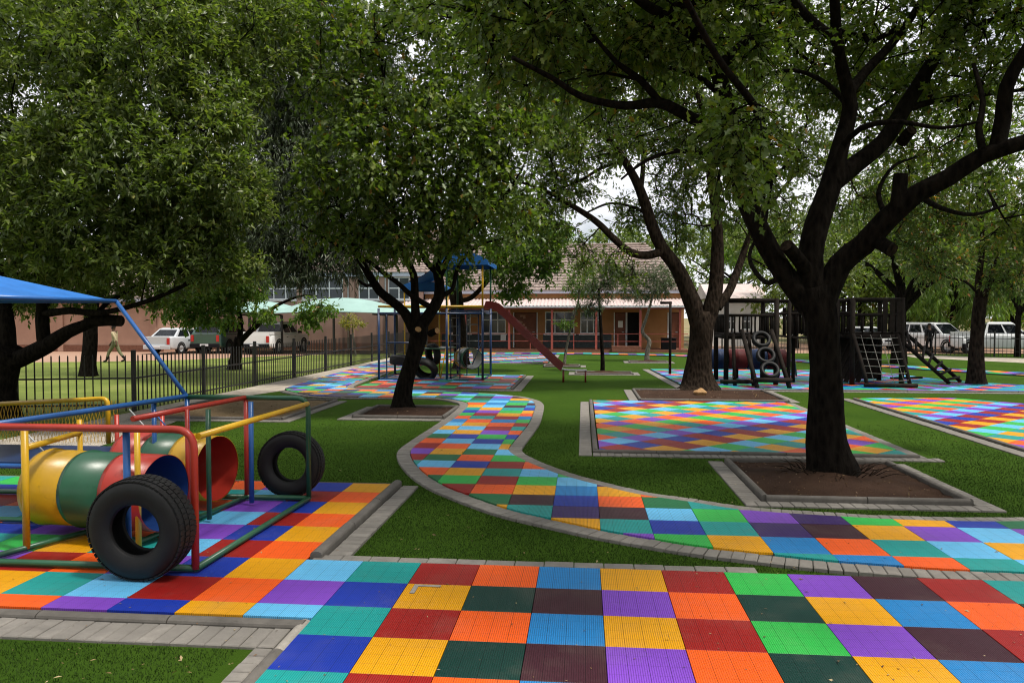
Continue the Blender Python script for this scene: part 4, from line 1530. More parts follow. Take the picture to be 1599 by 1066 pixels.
# ---- slim tree at the right by the fort
b7 = G(1523, 603, ZB)
y7 = b7.y
trunk7 = [(b7, .27), (D(1523, 590, y7), .22), (D(1524, 550, y7), .20), (D(1528, 500, y7), .185), (D(1532, 465, y7), .18)]
limbs7 = [L_([(1530, 480, y7, .14), (1528, 440, y7, .11), (1533, 390, y7, .09), (1530, 330, y7 - .2, .07), (1520, 260, y7 - .4, .045)]),
          L_([(1532, 478, y7, .12), (1542, 450, y7 + .2, .09), (1552, 415, y7 + .4, .07), (1575, 370, y7 + .6, .05), (1600, 320, y7 + .7, .035)]),
          L_([(1529, 460, y7, .05), (1508, 440, y7 - .3, .042), (1478, 432, y7 - .6, .035), (1450, 415, y7 - .9, .025)]),
          L_([(1531, 430, y7, .06), (1560, 440, y7 - .3, .045), (1590, 430, y7 - .6, .03)])]
blobs7 = [B_(1500, 300, y7 - .2, 1.7, 1.5, 1.2, 100), B_(1580, 330, y7, 1.4, 1.4, 1.4, 90), B_(1440, 350, y7 - .5, 1.3, 1.2, .9, 60), B_(1585, 435, y7 - .4, .9, .9, .5, 40), B_(1470, 410, y7 - .7, .9, .8, .4, 30), B_(1530, 200, y7, 2.2, 2, 1.4, 90), B_(1400, 280, y7, 1.3, 1.3, 1.0, 50)]
tree('broadleaf_tree', 'slim tree with russet tinted leaves rising from the mat beside the fort ladder', b7, trunk7, limbs7, blobs7,
     ('ash', 'leaf_autumn', 0.12), 49, 0.5, 'bark_grey', 0.006, seed=7, droop=0.4, minz=2.7)

# ---- tree behind the blue frame
b8 = G(720, 576, ZB)
y8 = b8.y
trunk8 = [(b8, .40), (D(720, 560, y8), .30), (D(717, 510, y8), .28), (D(712, 460, y8), .26), (D(706, 430, y8), .22)]
limbs8 = [L_([(714, 470, y8, .12), (735, 465, y8 - .4, .11), (760, 440, y8 - .8, .10), (778, 415, y8 - 1.1, .09), (800, 388, y8 - 1.4, .07), (830, 350, y8 - 1.8, .05)]),
          L_([(708, 440, y8, .15), (692, 400, y8, .12), (700, 340, y8, .09), (720, 260, y8, .06)]),
          L_([(707, 435, y8, .12), (730, 380, y8 + .3, .1), (770, 320, y8 + .5, .07), (800, 250, y8 + .6, .05)])]
blobs8 = [B_(790, 405, y8 - 1.5, 1.2, 1.1, .9, 80), B_(840, 400, y8 - 2.2, .8, .8, .9, 50), B_(770, 330, y8 - .5, 1.8, 1.6, 1.1, 100), B_(800, 450, y8 - 1.6, .7, .5, .35, 18), B_(720, 420, y8 - .8, .6, .6, .8, 26), B_(720, 280, y8, 2.2, 2, 1.6, 90), B_(860, 365, y8 - 1.9, .8, .8, .6, 36)]
tree('broadleaf_tree', 'bright green tree with a mottled trunk standing behind the blue climbing frame', b8, trunk8, limbs8, blobs8,
     ('oak', 'leaf_light', 0.16), 35, 0.42, 'bark_grey', 0.006, seed=8, droop=0.4, minz=2.7)


# ---- saplings before the verandah
def sapling(pts, blobs, label, leaf, seed, bark='bark_pale', per=35):
    b = Vector(pts[0][0])
    return tree('sapling', label, b, pts, [], blobs, leaf, per, 0.30, bark, 0.004, seed=seed, group='young trees before the verandah', droop=0.3, minz=1.6, sides=8, flare=False)


s1 = G(881, 571, ZB)
sapling([(s1, .07), (D(884, 545, s1.y), .055), (D(893, 505, s1.y), .05), (D(903, 470, s1.y), .04), (D(905, 440, s1.y), .03)],
        [B_(905, 440, s1.y, .75, .7, .85, 55), B_(885, 500, s1.y - .2, .28, .28, .25, 10), B_(915, 415, s1.y, .55, .5, .5, 25)],
        'slim sapling with a leaning pale stem and loose yellow green crown behind the slide', ('ash', 'leaf_light', 0.11), 21)
s2 = G(941, 581, ZB)
sapling([(s2, .09), (D(941, 560, s2.y), .075), (D(939, 525, s2.y), .065), (D(937, 490, s2.y), .055), (D(935, 450, s2.y), .035)],
        [B_(935, 455, s2.y, .55, .55, .7, 40), B_(955, 425, s2.y, .5, .5, .5, 25), B_(915, 475, s2.y, .3, .3, .3, 12)],
        'straight dark stemmed sapling with grey green leaves past the end of the slide', ('narrow', 'leaf_grey', 0.15), 22, 'bark')
s3 = G(1010, 565, ZB)
sapling([(s3, .13), (D(1011, 548, s3.y), .11), (D(1014, 532, s3.y), .10), (D(1003, 518, s3.y), .08), (D(1008, 500, s3.y), .07), (D(1014, 480, s3.y), .055), (D(1020, 460, s3.y), .04)],
        [B_(1005, 450, s3.y, 1.1, .9, .75, 70), B_(1030, 430, s3.y, .8, .8, .7, 45), B_(985, 430, s3.y, .7, .7, .7, 36)],
        'crooked sapling with a bent pale trunk and grey green crown in front of the doorway', ('narrow', 'leaf_grey', 0.17), 23)
s4 = G(555, 556, -0.09)
sapling([(s4, .06), (D(553, 535, s4.y), .05), (D(550, 515, s4.y), .04), (D(553, 498, s4.y), .025)],
        [B_(553, 510, s4.y, .62, .5, .42, 42), B_(545, 500, s4.y, .3, .3, .3, 12)],
        'small yellow leaved shrub tree beyond the fence before the plain pink wall', ('ash', 'leaf_yellow', 0.14), 24, per=28)


# ---- background trees
def far_tree(px, py_base, y, h, rad, label, leaf, seed, lean=0.0, n=170, per=35, name='broadleaf_tree', trunk_r=.28, low=0.34, droop=0.3):
    c = D(px, HOR, y)
    b = Vector((c.x, y, -0.1))
    pts = [(b, trunk_r * 1.3), (b + Vector((0, 0, h * .12)), trunk_r), (b + Vector((lean * .4, 0, h * .3)), trunk_r * .85), (b + Vector((lean, 0, h * .5)), trunk_r * .6)]
    R = random.Random(seed)
    lim = []
    for k in range(6):
        a = k * 1.05 + R.random()
        s = b + Vector((lean * .6, 0, h * (.28 + .05 * k % .2)))
        e = s + Vector((math.cos(a) * rad * .6, math.sin(a) * rad * .6, h * .25))
        lim.append([(s, trunk_r * .5), ((s + e) / 2 + Vector((0, 0, .3)), trunk_r * .35), (e, trunk_r * .18)])
    bl = []
    for k in range(7):
        a = k * 0.9 + R.random()
        q = R.uniform(.25, .62)
        bl.append(((b.x + lean + math.cos(a) * rad * q, b.y + math.sin(a) * rad * q, h * R.uniform(low + .12, .86)), (rad * .5, rad * .5, h * .16), n // 7))
    return tree(name, label, b, pts, lim, bl, leaf, per, 0.75, 'bark', 0.009, seed=seed, group='trees beyond the playground', droop=droop, minz=h * low, sides=8, flare=False)


far_tree(1490, 548, 50, 8.5, 5.0, 'dark trunked tree with hanging green foliage behind the parked silver car', ('narrow', 'leaf_light', 0.42), 31, n=210, per=42, low=.2, droop=1.2)
far_tree(1405, 560, 35, 8.0, 4.2, 'dark spreading tree rising just behind the rope net end of the timber fort', ('ash', 'leaf_ash', 0.26), 32, n=170, trunk_r=.3, low=.4)
far_tree(1590, 556, 41.5, 7.5, 4.0, 'thin dark stemmed tree standing in front of the white double cab pickup', ('ash', 'leaf_autumn', 0.27), 33, n=160, trunk_r=.14, low=.36)
far_tree(1240, 550, 52, 10, 5.5, 'dense dark green tree behind the middle of the timber fort', ('ash', 'leaf_ash', 0.36), 34, n=190, low=.28)
far_tree(1345, 550, 58, 11, 6.0, 'tall green tree far behind the right tower of the fort', ('ash', 'leaf_oak', 0.4), 35, n=190, low=.22)
far_tree(1580, 550, 62, 12, 6.5, 'tall shady tree beyond the parking strip at the right edge', ('ash', 'leaf_ash', 0.42), 36, n=200, low=.15)
far_tree(1440, 550, 72, 12, 7.0, 'broad hazy green tree at the back of the parking strip', ('narrow', 'leaf_light', 0.6), 37, n=200, low=.1, droop=1.0)
far_tree(860, 550, 68, 10.5, 5.5, 'rounded tree top showing above the ridge of the tiled roof', ('ash', 'leaf_ash', 0.42), 38, n=170, low=.35)
far_tree(1010, 550, 74, 11.5, 6.5, 'broad tree crown above the right end of the tiled roof', ('ash', 'leaf_ash', 0.45), 39, n=170, low=.3)
far_tree(1165, 550, 66, 9.5, 5.5, 'green tree between the verandah end and the white outbuilding', ('ash', 'leaf_light', 0.4), 40, n=150, low=.25)
far_tree(40, 550, 52, 9.0, 5.0, 'green tree at the left end of the peach coloured wing', ('ash', 'leaf_ash', 0.36), 41, n=150, low=.3)
far_tree(700, 550, 70, 12, 6.5, 'tree crown rising over the junction of the two tiled roofs', ('ash', 'leaf_ash', 0.45), 42, n=160, low=.4)

far_tree(1530, 550, 66, 9, 6.5, 'low drooping green tree closing the view between the two parked vehicles', ('narrow', 'leaf_light', 0.6), 43, n=210, low=.02, droop=1.2)
far_tree(1300, 550, 68, 9, 6.5, 'low leafy tree closing the view behind the fort bridge', ('ash', 'leaf_ash', 0.45), 44, n=200, low=.03)
far_tree(1400, 550, 60, 8, 5.0, 'low leafy tree behind the ladder side of the fort', ('ash', 'leaf_ash', 0.42), 45, n=170, low=.03)
far_tree(1650, 550, 56, 9, 6.0, 'low leafy tree behind the pickup at the right edge', ('ash', 'leaf_ash', 0.42), 46, n=190, low=.03)
far_tree(1130, 550, 80, 12, 7.0, 'tall tree behind the outbuilding and the thickest trunk', ('ash', 'leaf_ash', 0.5), 47, n=190, low=.1)

# ---- the grove goes on behind the viewpoint and shades the front mat from that side
for k, (x, y, h, r_) in enumerate(((-9.5, -5.0, 8.5, 5.0), (-2.0, -9.5, 9.5, 5.5), (6.5, -7.5, 9.0, 5.2), (13.5, -1.5, 9.0, 5.0), (-17.0, 2.0, 8.5, 4.8), (17.5, 8.0, 9.0, 4.6))):
    b = Vector((x, y, -.1))
    px_dummy = 0
    pts = [(b, .36), (b + Vector((0, 0, 1.0)), .28), (b + Vector((.1, 0, 2.4)), .25), (b + Vector((.2, .1, h * .5)), .18)]
    Rk = random.Random(100 + k)
    lim, bl = [], []
    for q in range(6):
        a = q * 1.05 + Rk.random()
        s_ = b + Vector((.1, 0, 2.2 + .25 * q % 1))
        e_ = s_ + Vector((math.cos(a) * r_ * .6, math.sin(a) * r_ * .6, h * .3))
        lim.append([(s_, .14), ((s_ + e_) / 2 + Vector((0, 0, .3)), .1), (e_, .05)])
        bl.append(((b.x + math.cos(a) * r_ * .55, b.y + math.sin(a) * r_ * .55, h * Rk.uniform(.42, .78)), (r_ * .5, r_ * .5, h * .19), 32))
    tree('broadleaf_tree', ['tree behind the viewpoint on the left of the climbing frame', 'tree straight behind the viewpoint', 'tree behind the viewpoint towards the right', 'tree just out of view beyond the right end of the front mat', 'tree out of view on the lawn left of the climbing frame', 'tree out of view beyond the right end of the winding path'][k],
         b, pts, lim, bl, ('ash', 'leaf_ash', 0.30), 35, 0.7, 'bark', .008, seed=60 + k, group='trees around the viewpoint', minz=2.4, sides=8, flare=False)
# ================================================================ BUILDINGS
def opening_wall(mb, x0, x1, z0, z1, y, th, holes):
    """wall slab facing -Y with rectangular openings (x0,x1,z0,z1) cut through"""
    xs = sorted({x0, x1} | {h[0] for h in holes} | {h[1] for h in holes})
    zs = sorted({z0, z1} | {h[2] for h in holes} | {h[3] for h in holes})
    for a, b in zip(xs[:-1], xs[1:]):
        run = None
        for c, d in zip(zs[:-1], zs[1:]):
            mx_, mz_ = (a + b) / 2, (c + d) / 2
            solid = not any(h[0] < mx_ < h[1] and h[2] < mz_ < h[3] for h in holes)
            if solid:
                run = [c, d] if run is None else [run[0], d]
            if (not solid or d == zs[-1]) and run:
                mb.box(((a + b) / 2, y + th / 2, (run[0] + run[1]) / 2), (b - a, th, run[1] - run[0]))
                run = None


def window(parent, x0, x1, z0, z1, y, cols=2, transom=0.45, frame='trim_white', sill=True):
    """window > frame pieces, panes, sill"""
    t = 0.07
    mb = MB()
    mb.box(((x0 + x1) / 2, y, z0 + t / 2), (x1 - x0, 0.08, t))
    mb.box(((x0 + x1) / 2, y, z1 - t / 2), (x1 - x0, 0.08, t))
    n = cols
    for k in range(n + 1):
        x = x0 + t / 2 + (x1 - x0 - t) * k / n
        mb.box((x, y, (z0 + z1) / 2), (t, 0.082, z1 - z0 - 2 * t))
    if transom:
        mb.box(((x0 + x1) / 2, y + .002, z0 + (z1 - z0) * transom), (x1 - x0 - 2 * t, 0.07, t))
    wdw = mb.build('window', frame, parent)
    for k in range(n):
        a = x0 + t / 2 + (x1 - x0 - t) * k / n + t / 2
        b = x0 + t / 2 + (x1 - x0 - t) * (k + 1) / n - t / 2
        p = MB()
        p.box(((a + b) / 2, y + 0.02, (z0 + z1) / 2), (b - a, 0.012, z1 - z0 - 2 * t))
        p.build('pane', 'glass', wdw)
    if sill:
        s = MB()
        s.box(((x0 + x1) / 2, y - 0.09, z0 - 0.05), (x1 - x0 + .16, .16, .07))
        s.build('sill', frame, wdw)
    return wdw


def tiled_roof(parent, x0, x1, ye, yr, ze, zr, mat='roof_tile', hip0=0.0, hip1=0.0, back=True, course=0.33):
    """courses of roof tiles from the eave up to the ridge, each lapping the one below; scalloped cross-section"""
    L = math.hypot(yr - ye, zr - ze)
    n = int(L / course)
    mb = MB()
    ny, nz_ = -(zr - ze) / L, (yr - ye) / L
    for side in ((1,) if not back else (1, -1)):
        for k in range(n):
            t0, t1 = k / n, (k + 1.12) / n
            a0, b0 = x0 + hip0 * t0, x1 - hip1 * t0
            m = int((b0 - a0) / 0.15)
            rows = []
            for t, lift in ((t0, 0.075), (min(t1, 1), 0.0)):
                yy_ = ye + (yr - ye) * t
                if side < 0:
                    yy_ = 2 * yr - yy_
                zz_ = ze + (zr - ze) * t
                row = []
                for i in range(m + 1):
                    x = a0 + (b0 - a0) * i / m
                    h = lift + 0.032 * (1 if i % 2 else 0)
                    row.append((x, yy_ + ny * h * side, zz_ + nz_ * h))
                rows.append(row)
            low = [(p[0], p[1], p[2] - 0.07) for p in rows[0]]
            vs = low + rows[0] + rows[1]
            w_ = m + 1
            fs = []
            for i in range(m):
                fs.append((i, i + 1, w_ + i + 1, w_ + i))
                fs.append((w_ + i, w_ + i + 1, 2 * w_ + i + 1, 2 * w_ + i))
            mb.add(vs, fs, False)
    r = mb.build('roof', mat, parent)
    rb = MB()
    rb.tube([(x0 + hip0, yr, zr + .03), (x1 - hip1, yr, zr + .03)], 0.13, 8)
    rb.build('ridge_cap', mat, r)
    return r


# ---- classroom block with the verandah
YV, YW = 46.0, 48.6
X = lambda px, y: D(px, HOR, y).x
bx0, bx1 = X(640, YW), X(1068, YW)
sch = empty('school_building', ((bx0 + bx1) / 2, YW, 0))
tag(sch, 'long classroom block with tiled roof, red verandah posts and orange walls', 'building')
inv = Vector(sch.location)


def at_b(ob):
    ob.location = -inv
    return ob


class BuildAt:
    """builder that keeps world coordinates under a moved parent"""


def put(mb, name, mat, parent, origin):
    o = mb.build(name, mat, parent)
    o.location = -Vector(origin)
    return o


win_px = [(700, 735), (752, 790), (851, 897), (906, 938)]
holes, wins = [], []
for a, b in win_px:
    h = (X(a, YW), X(b, YW), 0.95, 2.35)
    holes.append(h)
    wins.append(h)
doors = [(X(803, YW), X(838, YW), -.1, 2.3), (X(960, YW), X(978, YW), -.1, 2.3), (X(978.5, YW), X(998, YW), -.1, 2.3), (X(1044, YW), X(1062, YW), -.1, 2.3)]
mb = MB()
opening_wall(mb, bx0, bx1, -0.1, 3.6, YW, 0.25, holes + doors)
put(mb, 'wall', 'wall_orange', sch, inv)
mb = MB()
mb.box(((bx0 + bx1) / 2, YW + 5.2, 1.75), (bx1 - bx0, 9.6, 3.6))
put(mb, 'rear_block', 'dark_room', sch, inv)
# inner dark backing sits well behind the openings
mb = MB()
mb.box((bx1 - 0.125, YW + 4.6, 1.75), (0.25, 8.6, 3.7))
put(mb, 'end_wall', 'wall_peach', sch, inv)
for a, b in (((X(690, YW)), X(800, YW)), (X(848, YW), X(955, YW))):
    mb = MB()
    mb.box(((a + b) / 2, YW - .012, 0.42), (b - a, 0.024, 1.04))
    put(mb, 'dado_panel', 'dado', sch, inv)
mb = MB()
mb.box(((bx0 + bx1) / 2, YV + 1.25, -0.02), (bx1 - bx0, 2.7, 0.16))
put(mb, 'verandah_floor', 'plinth', sch, inv)
for k, h in enumerate(wins):
    wd_ = window(sch, h[0], h[1], h[2], h[3], YW + .06, 3, 0.62)
    wd_.location = -inv
for k, h in enumerate(doors):
    mb = MB()
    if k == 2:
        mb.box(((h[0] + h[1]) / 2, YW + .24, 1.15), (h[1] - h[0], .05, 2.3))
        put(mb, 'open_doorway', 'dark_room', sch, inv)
    else:
        mb.box(((h[0] + h[1]) / 2, YW + .13, 1.12), (h[1] - h[0] - .06, .06, 2.3))
        dr = put(mb, 'door', 'door_wood', sch, inv)
        hb = MB()
        hb.box((h[1] - .2, YW + .07, 1.05), (.14, .05, .04))
        hb.build('handle', 'steel_bare', dr)
        if k == 0:
            for q in range(9):
                ps = MB()
                rx, rz_ = random.uniform(h[0] + .25, h[1] - .35), random.uniform(1.3, 2.1)
                ps.box((rx, YW + .09, rz_), (.16, .006, .12), mtx=Matrix.Rotation(random.uniform(-.5, .5), 4, 'Y'))
                ps.build('paper_cutout', 'wall_peach', dr)
        if k == 1:
            ps = MB()
            ps.box(((h[0] + h[1]) / 2, YW + .09, 1.55), (.3, .006, .42))
            ps.build('notice', 'paper', dr)
    # jamb
    jm = MB()
    for x in (h[0] - .03, h[1] + .03):
        jm.box((x, YW - .012, 1.1), (.06, .03, 2.4))
    put(jm, 'door_jamb', 'trim_white', sch, inv)
mb = MB()
mb.box((X(786, YW), YW - .05, .75), (.34, .02, .5))
put(mb, 'notice_board', 'paper', sch, inv)
# corrugated verandah roof
mb = MB()
vx0, vx1 = bx0, X(1075, YV)
n = int((vx1 - vx0) / 0.055)
rows = []
for y, z in ((YV - .25, 2.68), (YW - .01, 3.18)):
    rows.append([(vx0 + (vx1 - vx0) * i / n, y, z + 0.035 * math.sin(i * PI / 2)) for i in range(n + 1)])
vs = rows[0] + rows[1]
mb.add(vs, [(i, i + 1, n + 2 + i, n + 1 + i) for i in range(n)], True)
vr = put(mb, 'verandah_roof', 'roof_metal', sch, inv)
mb = MB()
mb.box(((vx0 + vx1) / 2, YV - .3, 2.62), (vx1 - vx0, .09, .11))
mb.build('gutter', 'gutter', vr)
mb = MB()
mb.box(((vx0 + vx1) / 2, YV + .02, 2.53), (vx1 - vx0, .06, .12))
mb.build('eave_beam', 'post_red', vr)
for px_ in (727, 795, 862, 931, 1000, 1062):
    mb = MB()
    mb.box((X(px_, YV), YV, 1.24), (.13, .13, 2.48))
    put(mb, 'verandah_post', 'post_red', sch, inv)
for zr_ in (0.55, 1.0):
    mb = MB()
    mb.box(((vx0 + vx1) / 2, YV + .03, zr_), (vx1 - vx0, .035, .035))
    put(mb, 'hand_rail', 'post_red', sch, inv)
for px_ in (828, 896, 965):
    mb = MB()
    mb.box((X(px_, YV), YV + .03, .5), (.05, .04, 1.0))
    put(mb, 'rail_post', 'post_red', sch, inv)
mb = MB()
mb.box(((X(955, YV) + X(1000, YV)) / 2, YV - .3, .12), (X(1000, YV) - X(955, YV), .8, .3))
mb.box(((X(955, YV) + X(1000, YV)) / 2, YV - .5, .02), (X(1000, YV) - X(955, YV) - .02, .9, .14))
put(mb, 'entrance_steps', 'plinth', sch, inv)
mb = MB()
mb.box(((bx0 + bx1) / 2, YW - .22, 3.62), (bx1 - bx0 + .6, .06, .26))
fs_ = put(mb, 'fascia_board', 'fascia', sch, inv)
rf = tiled_roof(sch, bx0 - .4, bx1 + .5, YW - .35, YW + 4.6, 3.68, 6.95, hip1=2.5)
rf.location = -inv

# ---- tall wing with the high windows
YB = 47.6
cx0, cx1 = X(252, YB), X(660, YB)
wing = empty('school_building', ((cx0 + cx1) / 2, YB, 0))
inv2 = Vector(wing.location)
tag(wing, 'plain pink plastered hall with a high row of white framed windows behind the shade nets', 'building')
wins = []
for a, b in ((258, 292), (330, 372), (408, 466), (472, 536), (560, 592), (606, 640)):
    wins.append((X(a, YB), X(b, YB), 3.12 if a > 300 else 1.2, 4.55 if a > 300 else 2.4))
mb = MB()
opening_wall(mb, cx0, cx1, -.1, 4.75, YB, .28, wins)
put(mb, 'wall', 'wall_pink', wing, inv2)
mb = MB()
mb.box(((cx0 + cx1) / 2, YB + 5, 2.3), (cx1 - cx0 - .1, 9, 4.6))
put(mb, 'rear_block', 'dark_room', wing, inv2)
for h in wins:
    o = window(wing, h[0], h[1], h[2], h[3], YB + .07, 3 if h[1] - h[0] > 2 else 2, .5)
    o.location = -inv2
for px_ in (468, 551, 598):
    mb = MB()
    mb.box((X(px_, YB), YB - .06, 2.3), (.28, .12, 4.8))
    put(mb, 'pilaster', 'wall_pink', wing, inv2)
mb = MB()
mb.box(((cx0 + cx1) / 2, YB - .03, .12), (cx1 - cx0, .05, .45))
put(mb, 'plinth', 'plinth', wing, inv2)
for px_ in (404, 545, 603):
    mb = MB()
    mb.tube([(X(px_, YB), YB - .16, .05), (X(px_, YB), YB - .16, 4.5), (X(px_, YB), YB - .3, 4.62)], .045, 8)
    put(mb, 'downpipe', 'gutter', wing, inv2)
mb = MB()
mb.box(((cx0 + cx1) / 2, YB - .3, 4.72), (cx1 - cx0 + .4, .08, .28))
put(mb, 'fascia_board', 'fascia', wing, inv2)
rf = tiled_roof(wing, cx0 - .3, cx1 + 1.2, YB - .45, YB + 5, 4.8, 8.0)
rf.location = -inv2

# ---- low peach wing at the left
YP = 43.2
dx0, dx1 = X(-260, YP), X(255, YP)
pw = empty('school_building', ((dx0 + dx1) / 2, YP, 0))
inv3 = Vector(pw.location)
tag(pw, 'low blank peach plastered wing at the left behind the walking person', 'building')
mb = MB()
mb.box(((dx0 + dx1) / 2, YP + 3.5, 1.5), (dx1 - dx0, 7, 3.2))
put(mb, 'wall', 'wall_peach', pw, inv3)
for px_ in (-40, 95, 240):
    mb = MB()
    mb.box((X(px_, YP), YP - .05, 1.5), (.35, .1, 3.1))
    put(mb, 'pilaster', 'wall_peach', pw, inv3)
mb = MB()
mb.box(((dx0 + dx1) / 2, YP - .035, .12), (dx1 - dx0, .07, .42))
put(mb, 'plinth', 'plinth', pw, inv3)
rf = tiled_roof(pw, dx0 - .3, dx1 + .4, YP - .5, YP + 3.5, 3.1, 4.9)
rf.location = -inv3
mb = MB()
mb.box(((dx0 + dx1) / 2, YP - .42, 3.02), (dx1 - dx0 + .6, .07, .24))
put(mb, 'fascia_board', 'fascia', pw, inv3)

# ---- white outbuilding seen through the fort
YO = 56
ob = empty('outbuilding', (X(1190, YO), YO, 0))
inv4 = Vector(ob.location)
tag(ob, 'white plastered outbuilding seen past the timber fort', 'building')
mb = MB()
ox0, ox1 = X(1112, YO), X(1188, YO)
opening_wall(mb, ox0, ox1, -.1, 3.4, YO, .25, [(X(1135, YO), X(1148, YO), 1.1, 2.3), (X(1160, YO), X(1173, YO), 1.1, 2.3)])
put(mb, 'wall', 'wall_white', ob, inv4)
mb = MB()
mb.box(((ox0 + ox1) / 2, YO + 3.2, 1.6), (ox1 - ox0, 5.8, 3.3))
put(mb, 'rear_block', 'wall_white', ob, inv4)
for a, b in ((1135, 1148), (1160, 1173)):
    o = window(ob, X(a, YO), X(b, YO), 1.1, 2.3, YO + .06, 2, .5)
    o.location = -inv4
mb = MB()
mb.add([(ox0 - .4, YO - .5, 3.35), (ox1 + .4, YO - .5, 3.35), (ox1 + .4, YO + 3, 4.5), (ox0 - .4, YO + 3, 4.5), (ox1 + .4, YO + 6.4, 3.35), (ox0 - .4, YO + 6.4, 3.35)],
       [(0, 1, 2, 3), (3, 2, 4, 5), (1, 4, 2), (0, 3, 5)])
put(mb, 'roof', 'roof_metal', ob, inv4)


# ================================================================ SHADE NETS
def shade_net(px0, px1, yf, yb, label, zpk=3.12, zed=2.2):
    x0, x1 = X(px0, yf), X(px1, yf)
    xm, ym = (x0 + x1) / 2, (yf + yb) / 2
    root = empty('shade_net', (xm, ym, 0))
    tag(root, label, 'carport', 'teal shade nets over the parking bays')
    o = Vector(root.location)
    n, m = 22, 10
    vs, fs = [], []
    for s in (0.0, -0.025):
        for i in range(n + 1):
            for j in range(m + 1):
                u, v = i / n * 2 - 1, j / m * 2 - 1
                h = (1 - abs(u) ** 2.0) * (1 - abs(v) ** 2.0)
                edge = 0.10 * (1 - u * u) * abs(v) ** 4 + 0.1 * (1 - v * v) * abs(u) ** 4
                z = zed + (zpk - zed) * (h ** 0.7) + edge
                vs.append((x0 + (x1 - x0) * i / n - o.x, yf + (yb - yf) * j / m - o.y, z + s))
    w_ = m + 1
    q = (n + 1) * w_
    for i in range(n):
        for j in range(m):
            k = i * w_ + j
            fs.append((k, k + w_, k + w_ + 1, k + 1))
            fs.append((q + k + 1, q + k + w_ + 1, q + k + w_, q + k))
    mb = MB()
    mb.add(vs, fs, True)
    mb.build('net', 'canopy_teal', root)
    for x in (x0 + .3, (x0 + x1) / 2, x1 - .3):
        p = MB()
        yy_ = yf + 0.5
        p.box((x - o.x, yy_ + .55 - o.y, 1.02), (.11, .11, 2.2))
        po = p.build('post', 'steel_black', root)
        a = MB()
        a.bar((x - o.x, yy_ + .55 - o.y, 2.1), (x - o.x - .5, yy_ - .45 - o.y, 2.16), .08, .08)
        a.build('arm', 'steel_black', po)
    return root


shade_net(420, 604, 40.6, 46.2, 'large teal shade net stretched above the bay beside the white pickup')
shade_net(318, 436, 41.0, 46.4, 'teal shade net mostly hidden by foliage above the white pickup', 2.95)
shade_net(604, 668, 41.6, 46.4, 'end of a teal shade net partly behind the blue frame', 2.8)

# street-lamp like post by the peach wing
mb = MB()
c = G(237, 548, -.07)
mb.box((0, 0, 1.15), (.10, .10, 2.3))
sp_ = mb.build('sign_post', 'steel_black', None, c)
tag(sp_, 'black steel post with a short arm at the corner of the peach wing', 'post')
mb = MB()
mb.box((-.28, 0, 2.22), (.55, .06, .08))
mb.build('arm', 'steel_black', sp_)


# ================================================================ FENCES
def fence(pts, label, h=1.24, z0=-0.06, pitch=0.165, seg=3.13, lower=0.14, upper=0.72, rise=0.0, pr=0.011):
    """picket fence: posts, two rails per bay and single pickets"""
    root = empty('picket_fence', (pts[0][0], pts[0][1], z0))
    tag(root, label, 'fence')
    pk = MB()
    pk.box((0, 0, h / 2 - .02), (.022, .022, h - .04))
    pk.add([(-.011, -.011, h - .04), (.011, -.011, h - .04), (.011, .011, h - .04), (-.011, .011, h - .04), (0, 0, h)], [(0, 1, 4), (1, 2, 4), (2, 3, 4), (3, 0, 4)])
    pme = pk.mesh('picket', 'steel_black')
    po = MB()
    po.box((0, 0, (h + .1) / 2), (.075, .075, h + .1), bev=.01)
    pome = po.mesh('post', 'steel_black')
    o = Vector((pts[0][0], pts[0][1], 0))
    n_p = 0
    rest = MB()
    for a, b in zip(pts[:-1], pts[1:]):
        a, b = Vector((*a, 0)) - o, Vector((*b, 0)) - o
        L = (b - a).length
        rz = math.atan2((b - a).y, (b - a).x)
        ns = max(1, round(L / seg))
        for s in range(ns):
            p, q = a.lerp(b, s / ns), a.lerp(b, (s + 1) / ns)
            link_mesh('post', pome, root, p, rz)
            for zz in (lower, upper):
                r = MB()
                r.box((0, 0, 0), ((q - p).length - .08, .03, .035))
                r.build('rail', 'steel_black', root, (p + q) / 2 + Vector((0, 0, zz)), rz)
            k = int((q - p).length / pitch)
            for i in range(1, k):
                c = p.lerp(q, i / k)
                if n_p < 290:
                    link_mesh('picket', pme, root, c, rz)
                    n_p += 1
                else:
                    rest.box(c + Vector((0, 0, h / 2)), (.022, .022, h), rz)
    link_mesh('post', pome, root, Vector((*pts[-1], 0)) - o, 0)
    if rest.v:
        tag(rest.build('pickets', 'steel_black', root), kind='stuff')
    return root


fence([(-17.5, 14.0), (-14.2, 14.75), (-9.83, 15.87), (-9.75, 25.0), (-9.85, 44.4)], 'black steel picket fence between the lawn and the concrete walkway')
fence([(7.9, 44.4), (13.8, 44.3), (19.0, 43.2), (23.6, 40.3), (30, 36)], 'far black picket fence in front of the parked cars beyond the fort', pitch=.17, upper=.95, lower=.3)


# ================================================================ VEHICLES
def loft(mb, sections, smooth=True):
    """sections: list of rings (same count) -> skin with end caps"""
    m = len(sections[0])
    vs = [p for s in sections for p in s]
    fs = []
    for i in range(len(sections) - 1):
        for k in range(m):
            fs.append((i * m + k, i * m + (k + 1) % m, (i + 1) * m + (k + 1) % m, (i + 1) * m + k))
    mb.add(vs, fs, smooth)
    o = len(mb.v) - len(vs)
    mb.f += [tuple(o + k for k in reversed(range(m))), tuple(o + (len(sections) - 1) * m + k for k in range(m))]
    mb.mi += [mb.cur] * 2
    mb.sm += [False] * 2


